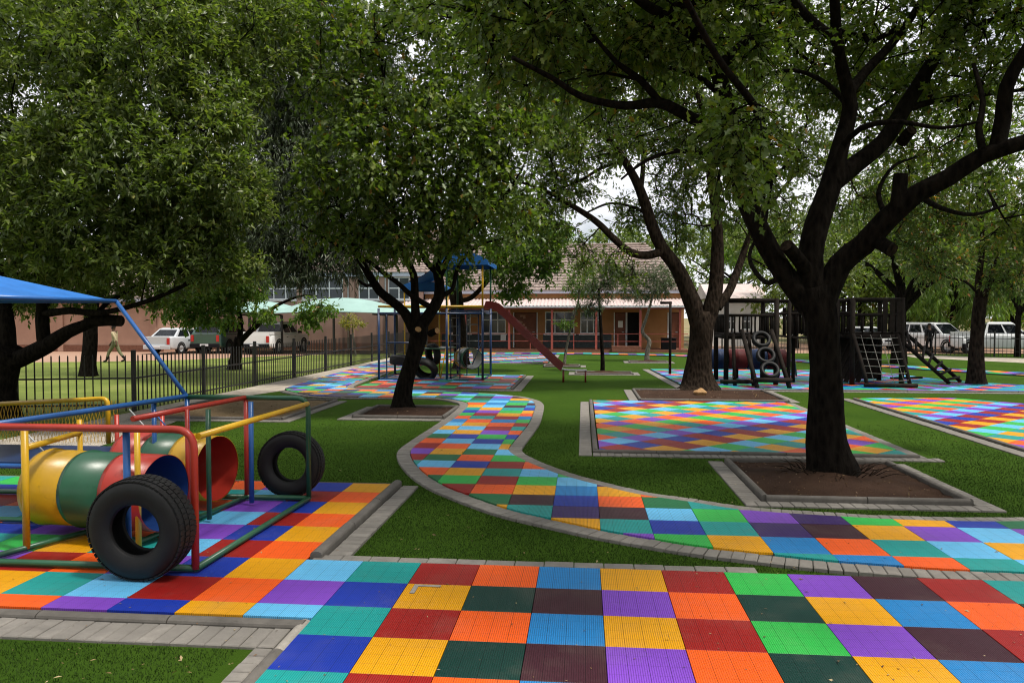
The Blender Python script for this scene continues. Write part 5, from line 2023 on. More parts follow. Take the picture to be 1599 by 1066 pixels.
def rring(x, hw, z0, z1, r=0.12, crown=0.03):
    """rounded rectangle ring in the YZ plane at x"""
    pts = []
    for (cy_, cz, a0) in ((hw - r, z1 - r, 0), (-(hw - r), z1 - r, 90), (-(hw - r), z0 + r, 180), (hw - r, z0 + r, 270)):
        for k in range(4):
            a = math.radians(a0 + 30 * k)
            pts.append((x, cy_ + r * math.cos(a), cz + r * math.sin(a)))
    return pts


SPEC = {
    'pickup': dict(L=5.2, W=1.84, gr=.32, belt=1.12, roof=1.80, wb=3.2, wr=.39, hood=[(2.6, .62, .98), (2.5, .45, 1.06), (1.2, .4, 1.14)], cab=(1.15, -.95, .45, -.80), tail=1.10),
    'suv': dict(L=4.75, W=1.86, gr=.30, belt=1.10, roof=1.76, wb=2.8, wr=.37, hood=[(2.37, .6, .92), (2.25, .42, 1.02), (1.15, .38, 1.12)], cab=(1.1, -2.28, .35, -1.95), tail=1.12),
    'sedan': dict(L=4.4, W=1.72, gr=.24, belt=.95, roof=1.46, wb=2.6, wr=.31, hood=[(2.2, .5, .76), (2.05, .34, .86), (1.0, .32, .97)], cab=(1.0, -1.75, .3, -1.1), tail=.98)}


def vehicle(name, label, kind, loc, rz, paint, plate=False, dark_bumper=True):
    s = SPEC[kind]
    root = empty(name, loc, rz)
    tag(root, label, 'car' if kind != 'pickup' else 'pickup truck')
    hw = s['W'] / 2
    xf, xr = s['L'] / 2, -s['L'] / 2
    mb = MB()
    secs = [rring(xf, hw * .78, s['hood'][0][1] - .1, s['hood'][0][2] - .12, .09)]
    secs.append(rring(xf - .10, hw * .92, s['gr'] + .05, s['hood'][1][2] - .06, .12))
    secs.append(rring(xf - .35, hw * .98, s['gr'], s['hood'][1][2], .13))
    secs.append(rring(s['hood'][2][0], hw, s['gr'], s['hood'][2][2], .13))
    secs.append(rring(0.2, hw, s['gr'], s['belt'] + .01, .12))
    secs.append(rring(-.9, hw, s['gr'], s['belt'] + .02, .11))
    secs.append(rring(xr + .3, hw * .99, s['gr'] + .03, s['tail'] + .02, .10))
    secs.append(rring(xr, hw * .95, s['gr'] + .12, s['tail'], .09))
    loft(mb, secs)
    mb.build('body', paint, root)
    # greenhouse
    bx_f, bx_r, tx_f, tx_r = s['cab']
    zb, zr_ = s['belt'] - .04, s['roof']
    wb_, wt = hw * .94, hw * .74
    base = [(bx_f, wb_, zb), (bx_r, wb_, zb), (bx_r, -wb_, zb), (bx_f, -wb_, zb)]
    top = [(tx_f, wt, zr_ - .06), (tx_r, wt, zr_ - .06), (tx_r, -wt, zr_ - .06), (tx_f, -wt, zr_ - .06)]
    cap = [(tx_f - .12, wt - .12, zr_), (tx_r + .12, wt - .12, zr_), (tx_r + .12, -wt + .12, zr_), (tx_f - .12, -wt + .12, zr_)]
    mb = MB()
    mb.add(base + top + cap, [(i, 4 + i, 4 + (i + 1) % 4, (i + 1) % 4) for i in range(4)] + [(4 + i, 8 + i, 8 + (i + 1) % 4, 4 + (i + 1) % 4) for i in range(4)] + [(8, 11, 10, 9)])
    mb.build('cabin', paint, root)

    def panel(a, b, c, d, i0, i1, j0, j1, nm='window', mat='car_glass'):
        a, b, c, d = map(Vector, (a, b, c, d))
        P = lambda u, v: a.lerp(b, u).lerp(d.lerp(c, u), v)
        nrm = (b - a).cross(d - a).normalized()
        cen = (a + b + c + d) / 4 - Vector((bx_r * .5, 0, zb + .3))
        if nrm.dot(Vector(((a + b + c + d) / 4)) - Vector(((bx_f + bx_r) / 2, 0, zb + .25))) < 0:
            nrm = -nrm
        q = [P(i0, j0), P(i1, j0), P(i1, j1), P(i0, j1)]
        m_ = MB()
        f = [x + nrm * .006 for x in q]
        m_.add(q + f, [(4, 5, 6, 7), (7, 6, 5, 4), (0, 1, 5, 4), (1, 2, 6, 5), (2, 3, 7, 6), (3, 0, 4, 7)])
        return m_.build(nm, mat, root)
    panel(base[3], base[0], top[0], top[3], .06, .94, .08, .94, 'windscreen')
    panel(base[1], base[2], top[2], top[1], .08, .92, .2, .9, 'rear_window')
    for i, j in ((0, 1), (2, 3)):
        lo_, hi_ = base[i], base[j]
        spl = [(.05, .46), (.51, .93)] if kind != 'suv' else [(.04, .36), (.40, .68), (.71, .96)]
        for u0, u1 in spl:
            if i == 2:
                u0, u1 = 1 - u1, 1 - u0
            panel(base[i], base[j], top[j], top[i], u0, u1, .16, .88)
    # wheels
    for sx in (1, -1):
        for sy in (1, -1):
            x = sx * s['wb'] / 2 + .05
            M = Matrix.Translation((x, sy * (hw - .11), s['wr'])) @ rotm((0, sy, 0))
            r = s['wr']
            m_ = MB()
            m_.lathe([(r * .62, -.11), (r * .94, -.11), (r, -.07), (r, .07), (r * .94, .115), (r * .62, .115)], M, 24)
            wh = m_.build('wheel', 'rubber', root)
            m_ = MB()
            m_.lathe([(.001, .07), (r * .2, .085), (r * .25, .06), (r * .55, .075), (r * .63, .10), (r * .63, -.05), (.001, -.05)], M, 20, closed=False)
            m_.build('rim', 'steel_bare', wh)
            m_ = MB()
            m_.lathe([(r * 1.22, -.02), (r * 1.22, .016), (r * 1.02, .016), (r * 1.02, -.02)], Matrix.Translation((x, sy * (hw - .008), s['wr'])) @ rotm((0, sy, 0)), 24)
            m_.build('wheel_arch', 'cloth_black', root)
    for sy in (1, -1):
        m_ = MB()
        m_.box((xr - .005, sy * (hw * .82), s['tail'] - .25), (.06, .16, .36), bev=.02)
        m_.build('tail_light', 'lamp_red', root)
        m_ = MB()
        m_.box((xf - .12, sy * (hw * .70), s['hood'][0][2] - .12), (.14, .36, .16), bev=.03)
        m_.build('headlight', 'lamp_clear', root)
        m_ = MB()
        m_.box((bx_f - .25, sy * (hw + .1), s['belt'] + .08), (.10, .2, .15), bev=.02)
        m_.build('mirror', 'cloth_black' if dark_bumper else paint, root)
        for u in (0.62, -.35):
            m_ = MB()
            m_.box((u - .2, sy * (hw + .012), s['belt'] - .18), (.16, .03, .03))
            m_.build('door_handle', 'cloth_black', root)
    m_ = MB()
    m_.box((xr - .03, 0, s['gr'] + .17), (.14, s['W'] * .93, .22), bev=.03)
    m_.build('rear_bumper', 'cloth_black' if dark_bumper else paint, root)
    m_ = MB()
    m_.box((xf - .02, 0, s['gr'] + .16), (.16, s['W'] * .9, .24), bev=.03)
    m_.build('front_bumper', 'cloth_black' if dark_bumper else paint, root)
    m_ = MB()
    m_.box((xf + .0, 0, s['hood'][0][2] - .22), (.06, s['W'] * .45, .2))
    for k in range(3):
        m_.box((xf + .032, 0, s['hood'][0][2] - .28 + k * .06), (.012, s['W'] * .45, .018))
    m_.build('grille', 'cloth_black', root)
    for x in (xr - .104, xf + .063):
        m_ = MB()
        m_.box((x, 0, s['gr'] + .2), (.01, .5, .11))
        m_.build('number_plate', 'trim_white', root)
    if kind == 'pickup':
        m_ = MB()
        zt = s['tail'] + .10
        for sy in (1, -1):
            m_.box((-1.75, sy * (hw - .04), zt - .02), (1.68, .07, .16))
        m_.box((xr + .05, 0, zt - .02), (.07, s['W'] - .16, .16))
        m_.build('load_bed_sides', paint, root)
        m_ = MB()
        m_.box((-1.75, 0, s['tail'] + .03), (1.6, s['W'] - .24, .02))
        m_.build('bed_liner', 'cloth_black', root)
    return root


vehicle('pickup_truck', 'white double cab pickup seen from behind beyond the picket fence', 'pickup', (X(432, 43), 43.0, -.07), math.radians(86), 'car_white')
vehicle('parked_car', 'dark green car with big rear window parked between the silver car and the pickup', 'suv', (X(345, 43), 43.6, -.07), math.radians(88), 'car_green')
vehicle('parked_car', 'silver hatchback with red tail lights at the corner of the peach wing', 'sedan', (X(283, 42.4), 42.4, -.07), math.radians(84), 'car_silver', dark_bumper=False)
vehicle('parked_car', 'silver car with black bumper and glaring windscreen facing the far fence', 'suv', (X(1470, 47), 47.6, -.075), math.radians(-62), 'car_white')
vehicle('pickup_truck', 'white pickup parked side on behind the far fence at the right edge', 'pickup', (X(1572, 45), 45.4, -.075), math.radians(-22), 'car_white')
vehicle('parked_car', 'white car half hidden behind the right tower of the timber fort', 'sedan', (X(1352, 52), 52.0, -.075), math.radians(-70), 'car_white', dark_bumper=False)


# ================================================================ PEOPLE
def person(label, loc, rz, joints, radii, edges, colour, height_note=None, extras=None):
    """one skinned body; joints in metres, facing local +X"""
    names = list(joints)
    me = bpy.data.meshes.new('person')
    me.from_pydata([joints[k] for k in names], [(names.index(a), names.index(b)) for a, b in edges], [])
    tmp = bpy.data.objects.new('tmp', me)
    col.objects.link(tmp)
    sk = tmp.modifiers.new('skin', 'SKIN')
    for i, k in enumerate(names):
        r = radii[k]
        me.skin_vertices[0].data[i].radius = r if isinstance(r, tuple) else (r, r)
        me.skin_vertices[0].data[i].use_root = (k == 'pelvis')
    sk.use_smooth_shade = True
    sb = tmp.modifiers.new('sub', 'SUBSURF')
    sb.levels = sb.render_levels = 2
    dg = bpy.context.evaluated_depsgraph_get()
    m2_ = bpy.data.meshes.new_from_object(tmp.evaluated_get(dg))
    bpy.data.objects.remove(tmp)
    m2_.materials.clear()
    mats = sorted(set(colour.values()))
    for m_ in mats:
        m2_.materials.append(MATS[m_])
    J = np.array([joints[k] for k in names])
    idx = []
    for p in m2_.polygons:
        c_ = np.array(p.center)
        best, bk = 1e9, None
        for a, b in edges:
            A, Bq = np.array(joints[a]), np.array(joints[b])
            t_ = np.clip(np.dot(c_ - A, Bq - A) / max(np.dot(Bq - A, Bq - A), 1e-9), 0, 1)
            d_ = np.linalg.norm(c_ - (A + t_ * (Bq - A)))
            if d_ < best:
                best, bk = d_, (a if t_ < .5 else b)
        idx.append(mats.index(colour.get(bk, mats[0])))
    m2_.polygons.foreach_set('material_index', idx)
    o = link_mesh('person', m2_, None, loc, rz)
    tag(o, label, 'person')
    return o


def make_person(label, loc, rz, scale, stride, shirt, trouser, lean=0.0):
    s = scale
    J = {'pelvis': (0, 0, .92), 'waist': (lean * .1, 0, 1.08), 'chest': (lean * .3, 0, 1.28), 'neck': (lean * .5, 0, 1.45), 'jaw': (lean * .5 + .02, 0, 1.53), 'head': (lean * .5 + .02, 0, 1.63), 'crown_': (lean * .5 + .01, 0, 1.70)}
    for sd, q in (('l', 1), ('r', -1)):
        f = stride * q
        J.update({sd + 'hip': (0, .09 * q, .87), sd + 'knee': (f * .20 + .04, .10 * q, .48), sd + 'ankle': (f * .36 - (.06 if f < 0 else 0), .10 * q, .09 if f >= 0 else .13), sd + 'toe': (f * .36 + .15, .11 * q, .05)})
        g = -stride * q
        J.update({sd + 'sho': (lean * .4, .19 * q, 1.40), sd + 'elb': (lean * .3 + g * .14 - .03, .25 * q, 1.13), sd + 'wri': (lean * .3 + g * .26 + .04, .25 * q, .90), sd + 'palm': (lean * .3 + g * .29 + .06, .25 * q, .83)})
        for k in range(4):
            J[sd + 'f%d' % k] = (lean * .3 + g * .30 + .09 - .02 * k, .245 * q, .74 + .008 * abs(k - 1.5))
        J[sd + 'th'] = (lean * .3 + g * .30 + .11, .23 * q, .80)
    J = {k: (v[0] * s, v[1] * s, v[2] * s) for k, v in J.items()}
    R_ = {'pelvis': (.15, .115), 'waist': (.14, .105), 'chest': (.165, .115), 'neck': .06, 'jaw': .075, 'head': .095, 'crown_': .075}
    E_ = [('pelvis', 'waist'), ('waist', 'chest'), ('chest', 'neck'), ('neck', 'jaw'), ('jaw', 'head'), ('head', 'crown_')]
    C_ = {'pelvis': trouser, 'waist': shirt, 'chest': shirt, 'neck': 'skin', 'jaw': 'skin', 'head': 'skin', 'crown_': 'hair'}
    for sd in 'lr':
        R_.update({sd + 'hip': .10, sd + 'knee': .075, sd + 'ankle': .05, sd + 'toe': .042, sd + 'sho': .075, sd + 'elb': .052, sd + 'wri': .034, sd + 'palm': .036, sd + 'th': .012})
        C_.update({sd + 'hip': trouser, sd + 'knee': trouser, sd + 'ankle': 'hair', sd + 'toe': 'hair', sd + 'sho': shirt, sd + 'elb': shirt, sd + 'wri': 'skin', sd + 'palm': 'skin', sd + 'th': 'skin'})
        E_ += [('pelvis', sd + 'hip'), (sd + 'hip', sd + 'knee'), (sd + 'knee', sd + 'ankle'), (sd + 'ankle', sd + 'toe'), ('chest', sd + 'sho'), (sd + 'sho', sd + 'elb'), (sd + 'elb', sd + 'wri'), (sd + 'wri', sd + 'palm'), (sd + 'palm', sd + 'th')]
        for k in range(4):
            R_[sd + 'f%d' % k] = .010
            C_[sd + 'f%d' % k] = 'skin'
            E_.append((sd + 'palm', sd + 'f%d' % k))
    R_ = {k: (tuple(x * s for x in v) if isinstance(v, tuple) else v * s) for k, v in R_.items()}
    o = person(label, loc, rz, J, R_, E_, C_)
    h = MB()
    hc = Vector(J['head'])
    h.lathe([(.001, .105 * s), (.06 * s, .095 * s), (.096 * s, .055 * s), (.106 * s, .0)], Matrix.Translation(hc + Vector((-.012, 0, .022)) * s), 16, closed=False)
    h.box(hc + Vector((.10, 0, .035)) * s, (.10 * s, .13 * s, .012 * s))
    h.build('cap', 'hair', o)
    fc = MB()
    for q in (1, -1):
        fc.lathe([(.001, .008 * s), (.010 * s, .003 * s), (.010 * s, 0)], Matrix.Translation(hc + Vector((.088, .035 * q, -.008)) * s) @ rotm((1, 0, 0)), 8, closed=False)
        fc.box(hc + Vector((0, .097 * q, -.02)) * s, (.04 * s, .02 * s, .06 * s))
    fc.box(hc + Vector((.098, 0, -.035)) * s, (.03 * s, .03 * s, .045 * s))
    fc.box(hc + Vector((.086, 0, -.075)) * s, (.02 * s, .05 * s, .012 * s))
    fc.build('face', 'hair', o)
    return o


c = G(180, 566, -.07)
make_person('person in khaki shirt, olive trousers and dark cap walking along the brick yard', (c.x, c.y, -.07), math.radians(185), 0.98, 1.0, 'khaki', 'trouser_olive', .06)
c = G(1447, 553, -.05)
make_person('person in dark clothes standing at the far fence before the silver car', (c.x, c.y - .3, -.05), math.radians(100), 0.98, 0.25, 'cloth_black', 'cloth_black')
# ================================================================ TYRES, BARRELS
def tyre(name, label, centre, axis, od=.78, hole=.38, wd=.25, parent=None, rx=None, lugs=True, group=None, tread_n=56):
    """worn road tyre: carcass with hollow inside, tread blocks as their own part"""
    R_, r = od / 2, hole / 2
    M = Matrix.Translation(Vector((0, 0, 0))) @ rotm(axis)
    h = wd / 2
    prof = [(r, -h * .62), (r + .015, -h * .80), (r + (R_ - r) * .35, -h * 1.0), (r + (R_ - r) * .62, -h * 1.02), (R_ - .035, -h * .90), (R_ - .012, -h * .72), (R_ - .006, 0),
            (R_ - .012, h * .72), (R_ - .035, h * .90), (r + (R_ - r) * .62, h * 1.02), (r + (R_ - r) * .35, h * 1.0), (r + .015, h * .80), (r, h * .62),
            (r + .03, h * .60), (r + (R_ - r) * .5, h * .82), (R_ - .04, h * .66), (R_ - .03, 0), (R_ - .04, -h * .66), (r + (R_ - r) * .5, -h * .82), (r + .03, -h * .60)]
    mb = MB()
    mb.lathe(prof, M, 48)
    o = mb.build(name, 'rubber', parent, centre)
    if parent is None:
        tag(o, label, 'tyre', group)
    if lugs:
        t_ = MB()
        for k in range(tread_n):
            a = 2 * PI * k / tread_n
            for q, off in ((-.66, 0), (-.24, .5), (.24, 0), (.66, .5)):
                aa = a + off * 2 * PI / tread_n
                w_ = R_ - (.015 if abs(q) > .5 else .006)
                L = Matrix.Rotation(aa, 4, 'Z') @ Matrix.Translation((w_, 0, q * h))
                t_.box((0, 0, 0), (.011, 2 * PI * R_ / tread_n * .80, h * .40), mtx=M @ L)
        tr = t_.build('tread', 'rubber', o)
        tr['kind'] = 'stuff'
    return o


def barrel(parent, a, b, dia, bands, inner, name='barrel', wall=.008, ribs=True):
    """open drum from a to b with painted bands; each band a part"""
    a, b = Vector(a), Vector(b)
    L = (b - a).length
    M = Matrix.Translation(a) @ rotm(b - a)
    R_ = dia / 2
    root = MB()
    root.lathe([(R_ - wall, .004), (R_ - wall, L - .004)], M, 40, closed=False)
    o = root.build(name, inner, parent)
    n = len(bands)
    for k, c_ in enumerate(bands):
        z0, z1 = L * k / n, L * (k + 1) / n
        prof = [(R_ - wall * .5, z0 + .002), (R_, z0 + .002)]
        if ribs:
            prof += [(R_, z0 + .03), (R_ + .012, z0 + .04), (R_ + .012, z0 + .055), (R_, z0 + .065)]
        prof += [(R_, z1 - .001), (R_ - wall * .5, z1 - .001)]
        q = MB()
        q.lathe(prof, M, 40, closed=False)
        q.build('band', c_, o)
    return o


# ================================================================ CLIMBING FRAME WITH BARRELS (left)
P1 = empty('climbing_frame', (-3.9, 6.9, 0))
tag(P1, 'colourful tube climbing frame with two painted barrels, mesh panels and blue roof', 'play frame')
o1 = Vector(P1.location)


def p1(mb, name, mat):
    ob_ = mb.build(name, mat, P1)
    ob_.location = -o1
    return ob_


def tube1(pts, mat, name, r=.024, rnd=0.0):
    mb = MB()
    mb.tube(fillet(pts, rnd) if rnd else pts, r, 12)
    return p1(mb, name, mat)


H = 1.125
yf, ym, yb = 5.66, 6.86, 7.98
xr, xm, xl = -2.96, -3.66, -4.42
tube1([(-6.6, yf, H), (xr - .06, yf, H), (xr - .06, yf, .03)], 'paint_red', 'top_rail', .030, .16)
tube1([(xr - .05, yf + .05, H - .06), (xr, yb - .02, H - .06)], 'paint_yellow', 'top_rail', .026)
tube1([(-4.33, yb, H), (xr, yb, H), (xr, yb, .03)], 'paint_green', 'top_rail', .027, .14)
tube1([(-3.95, 6.35, H - .02), (xm, yb, H - .0)], 'paint_red', 'top_rail', .025)
tube1([(-4.33, yb, H + .01), (-4.62, 6.62, H + .0), (-4.95, 5.0, H)], 'paint_blue', 'top_rail', .026)
tube1([(-6.6, yf, .035), (xr - .06, yf, .035)], 'paint_green', 'base_rail', .027)
tube1([(xr - .05, yf, .036), (xr, yb, .036)], 'paint_green', 'base_rail', .027)
tube1([(-6.6, yb, .035), (xr, yb, .037)], 'paint_green', 'base_rail', .027)
tube1([(xm - .22, 6.1, .037), (xm, yb, .037)], 'paint_green', 'base_rail', .025)
tube1([(-4.86, yf, .037), (-4.40, ym, .037)], 'paint_green', 'base_rail', .025)
tube1([(-6.6, ym, .038), (-4.40, ym, .038)], 'paint_green', 'base_rail', .025)
for x, y, z1, m_, r in ((xm, yb, H, 'paint_red', .025), (-3.50, 7.75, H - .02, 'paint_blue', .026), (-3.63, 7.08, H - .02, 'paint_green', .024), (-3.80, 6.17, 1.06, 'paint_yellow', .025), (-4.62, yb, .92, 'paint_red', .024),
                        (-3.80, 7.0, H - .01, 'paint_red', .022),
                        (-4.72, 6.03, 1.06, 'paint_yellow', .029), (-4.80, 5.68, H - .03, 'paint_blue', .03), (-3.60, 5.70, H, 'paint_blue', .028), (-4.33, yb, H, 'paint_blue', .027), (-4.46, 7.55, H - .02, 'paint_blue', .024),
                        (-5.15, yb, .92, 'paint_red', .024), (-4.9, 7.0, 1.0, 'paint_yellow', .024)):
    tube1([(x, y, .03), (x, y, z1)], m_, 'upright', r)
tube1([(-4.72, 6.05, .89), (-4.9, 7.0, .87)], 'paint_yellow', 'cross_rail', .026)
# blue platform with yellow mesh rail behind it
mb = MB()
mb.box((-5.55, 7.45, .56), (1.9, .95, .035))
p1(mb, 'platform', 'paint_navy')
tube1([(-6.5, 6.96, .54), (-4.62, 6.96, .54)], 'paint_blue', 'platform_edge', .024)
tube1([(-6.6, 7.98, 1.02), (-5.25, 7.98, 1.10), (-5.25, 7.98, .6)], 'paint_yellow', 'mesh_frame', .026, .08)
mb = MB()
for k in range(34):
    x = -6.6 + k * .042
    mb.bar((x, 7.98, .60), (x + .10, 7.98, 1.03 + k * .0015), .003, .003)
    mb.bar((x + .10, 7.985, .60), (x, 7.985, 1.03 + k * .0015), .003, .003)
p1(mb, 'wire_mesh', 'paint_yellow')
for a, b, m_ in (((-5.0, 7.98, .98), (-4.7, 7.98, .66), 'steel_bare'), ((-4.7, 7.9, 1.0), (-4.45, 7.9, .72), 'paint_blue'), ((-5.6, 7.0, 1.0), (-5.2, 7.0, .6), 'steel_bare')):
    tube1([a, b], m_, 'brace', .008)
# barrels
barrel(P1, Vector((-4.96, 6.62, .43)) - o1, Vector((-3.72, 6.45, .43)) - o1, .68, ['barrel_yellow', 'barrel_green', 'barrel_red'], 'barrel_blue')
barrel(P1, Vector((-4.90, 7.84, .42)) - o1, Vector((-3.80, 7.60, .42)) - o1, .68, ['barrel_red', 'barrel_green', 'barrel_yellow'], 'barrel_red')
# leaning roof post and blue cloth roof
corner = D(181, 470, 8.0)
tube1([(-4.33, yb, H), tuple(corner)], 'paint_blue', 'roof_post', .024)
mb = MB()
cz = corner.z
A = [corner + Vector((0, -1.9, 0)), corner + Vector((-3.4, -1.9, 0)), corner + Vector((-3.4, 0, 0)), corner]
A = [A[0], A[3], A[2], A[1]]
pk_ = corner + Vector((-1.7, -.95, .46))
n = 8
vs, fs = [], []
for s in (0, -.012):
    off = len(vs)
    for e in range(4):
        a, b = A[e], A[(e + 1) % 4]
        for i in range(n + 1):
            for j in range(n + 1):
                u, v = i / n, j / n
                p = a.lerp(b, u).lerp(pk_, v)
                p = p + Vector((0, 0, s - .04 * math.sin(PI * v) * math.sin(PI * u)))
                vs.append(p)
    for e in range(4):
        for i in range(n):
            for j in range(n):
                k = off + e * (n + 1) ** 2 + i * (n + 1) + j
                q = (k, k + n + 1, k + n + 2, k + 1)
                fs.append(q if s == 0 else q[::-1])
mb.add(vs, fs, True)
p1(mb, 'cloth_roof', 'canopy_blue')
for e in range(4):
    tube1([A[e], A[(e + 1) % 4]], 'paint_blue', 'roof_rail', .022)
tube1([A[2], (-7.2, 7.9, .03)], 'paint_blue', 'roof_post', .024)

tyre('tyre', 'large black tyre standing upright in front of the yellow and green barrel', (-3.36, 5.50, .395), (0.04, 1, 0.05), .79, .385, .25)
tyre('tyre', 'black tyre standing upright at the back corner of the climbing frame', (-3.24, 8.20, .365), (0.0, 1, -0.03), .73, .38, .22)

# ================================================================ BLUE FRAME WITH TYRES AND SLIDE (middle)
P2 = empty('climbing_frame', (-4.8, 25.0, 0))
tag(P2, 'blue steel climbing frame with ladders, platforms and small blue roofs beside the slide', 'play frame')
o2 = Vector(P2.location)


def tube2(pts, mat, name, r=.028, rnd=0.0):
    mb = MB()
    mb.tube(fillet(pts, rnd) if rnd else pts, r, 8)
    ob_ = mb.build(name, mat, P2)
    ob_.location = -o2
    return ob_


yf2, yb2 = 23.95, 26.05
xs = [-6.53, -4.32, -3.17]
for x in xs:
    for y in (yf2, yb2):
        top = 3.72 if x > -4.5 else 2.28
        tube2([(x, y, 0), (x, y, min(top, 2.28))], 'paint_navy', 'upright', .038)
        if top > 3:
            tube2([(x, y, 2.28), (x, y, top)], 'paint_yellow' if y == yf2 and x > -4 else 'paint_green', 'roof_post', .032)
for z, m_ in ((2.12, 'paint_navy'), (2.34, 'paint_yellow'), (.02, 'paint_navy')):
    for y in (yf2, yb2):
        tube2([(xs[0], y, z), (xs[2], y, z)], m_, 'beam', .034 if z > 1 else .026)
    for x in xs:
        tube2([(x, yf2, z), (x, yb2, z)], m_, 'beam', .03 if z > 1 else .026)
tube2([(-6.3, yf2 + .1, 0), (-6.3, yf2 + .1, 2.1)], 'paint_navy', 'upright', .022)
tube2([(-6.3, yf2 + .1, 1.18), (-5.4, yf2 + .1, 1.18)], 'paint_navy', 'cross_rail', .02)
tube2([(-5.9, yb2, 1.0), (-5.1, yb2, 1.0)], 'paint_yellow', 'cross_rail', .02)
for k in range(7):
    tube2([(-3.95, yb2 - .3, .35 + k * .28), (-3.55, yb2 - .3, .35 + k * .28)], 'steel_bare', 'rung', .016)
    tube2([(-4.28, yf2 + .5, .3 + k * .28), (-3.98, yf2 + .5, .3 + k * .28)], 'steel_grey', 'rung', .015)
for x in (-3.95, -3.55):
    tube2([(x, yb2 - .3, 0), (x, yb2 - .3, 2.2)], 'paint_navy', 'ladder_rail', .02)
for x in (-4.28, -3.98):
    tube2([(x, yf2 + .5, 0), (x, yf2 + .5, 2.1)], 'paint_navy', 'ladder_rail', .018)
tube2([(-4.55, yf2 + .1, .02), (-4.35, yf2 + .2, 1.15)], 'paint_yellow', 'brace', .02)
tube2([(-3.2, yf2, 1.2), (-3.5, yf2, .5)], 'paint_navy', 'brace', .015)
mb = MB()
mb.box((-3.75, 25.0, 2.2), (1.1, 2.05, .05))
ob_ = mb.build('platform', 'paint_navy', P2)
ob_.location = -o2
mb = MB()
mb.box((-4.75, 25.0, .98), (.85, 1.6, .04))
ob_ = mb.build('platform', 'paint_green', P2)
ob_.location = -o2


def barrel_roof(x0, x1, y0, y1, z, rise, parent, org, mat='canopy_blue', name='cloth_roof'):
    mb = MB()
    n = 12
    vs, fs = [], []
    for s in (0, -.02):
        for y in (y0, y1):
            for i in range(n + 1):
                u = i / n
                vs.append((x0 + (x1 - x0) * u, y, z + rise * math.sin(PI * (0.12 + .76 * u)) - rise * math.sin(PI * .12) + s))
    w_ = n + 1
    for i in range(n):
        fs.append((i, i + 1, w_ + i + 1, w_ + i))
        fs.append((3 * w_ + i, 3 * w_ + i + 1, 2 * w_ + i + 1, 2 * w_ + i))
    mb.add(vs, fs, True)
    # closed gable ends
    for y in (y0, y1):
        q = [(x0 + (x1 - x0) * i / n, y, z + rise * math.sin(PI * (0.12 + .76 * i / n)) - rise * math.sin(PI * .12)) for i in range(n + 1)]
        mb.add(q + [(x1, y, z - .14), (x0, y, z - .14)], [tuple(range(n + 3))], False)
    for x in (x0, x1):
        mb.add([(x, y0, z), (x, y1, z), (x, y1, z - .14), (x, y0, z - .14)], [(0, 1, 2, 3)], False)
    o = mb.build(name, mat, parent)
    o.location = -org
    return o


barrel_roof(-4.55, -2.98, 23.8, 26.2, 3.78, .45, P2, o2)
barrel_roof(-6.15, -4.75, 25.4, 27.2, 3.05, .30, P2, o2)
mb = MB()
n = 8
vs, fs = [], []
for s in (0, -.02):
    for y in (23.85, 26.1):
        for i in range(n + 1):
            u = i / n
            vs.append((-4.50 - 1.05 * u, y, 3.76 - .62 * u - .10 * math.sin(PI * u) + s))
w_ = n + 1
for i in range(n):
    fs.append((i, w_ + i, w_ + i + 1, i + 1))
    fs.append((2 * w_ + i, 2 * w_ + i + 1, 3 * w_ + i + 1, 3 * w_ + i))
mb.add(vs, fs, True)
ob_ = mb.build('cloth_roof', 'canopy_blue', P2)
ob_.location = -o2
for x, y in ((-6.05, 25.5), (-4.85, 25.5), (-6.05, 27.1), (-4.85, 27.1)):
    tube2([(x, y, 0), (x, y, 3.0)], 'paint_yellow', 'roof_post', .026)

SL = empty('slide', (-1.6, 24.2, 0))
tag(SL, 'long red slide with steel bed and a low bench end on the turf', 'slide')
oS = Vector(SL.location)
line = [(-3.12, 2.36), (-2.85, 2.33), (-2.55, 2.12), (-1.55, 1.18), (-.95, .62), (-.72, .42), (-.55, .34), (.12, .33)]
sm_ = smooth_line([(Vector((x, 24.25, z)), .02) for x, z in line], .1)
mb = MB()
y0, y1 = 24.0, 24.5
top = [Vector(p[:3]) for p in sm_]
vs = []
for p in top:
    vs += [(p.x, y0, p.z), (p.x, y1, p.z), (p.x, y1, p.z - .02), (p.x, y0, p.z - .02)]
fs = []
for i in range(len(top) - 1):
    k = i * 4
    fs += [(k, k + 4, k + 5, k + 1), (k + 2, k + 6, k + 7, k + 3), (k, k + 3, k + 7, k + 4), (k + 1, k + 5, k + 6, k + 2)]
mb.add(vs, fs, True)
ob_ = mb.build('slide_bed', 'steel_bare', SL)
ob_.location = -oS
nend = [i for i, p in enumerate(top) if p.x < -.62][-1]
for y in (y0 - .02, y1 + .02):
    mb = MB()
    vs = []
    for p in top[:nend + 1]:
        d = .15
        vs += [(p.x - .03, y - .015, p.z - .07), (p.x - .03, y + .015, p.z - .07), (p.x + .05, y + .015, p.z + d), (p.x + .05, y - .015, p.z + d)]
    fs = []
    for i in range(nend):
        k = i * 4
        for q in range(4):
            fs.append((k + q, k + (q + 1) % 4, k + 4 + (q + 1) % 4, k + 4 + q))
    m_ = nend * 4
    fs += [(0, 3, 2, 1), (m_, m_ + 1, m_ + 2, m_ + 3)]
    mb.add(vs, fs, False)
    ob_ = mb.build('side_rail', 'paint_slide', SL)
    ob_.location = -oS
for x in (-.62, .08):
    for y in (y0 + .03, y1 - .03):
        mb = MB()
        mb.tube([(x, y, ZT), (x, y, .31)], .028, 8)
        ob_ = mb.build('leg', 'paint_slide', SL)
        ob_.location = -oS

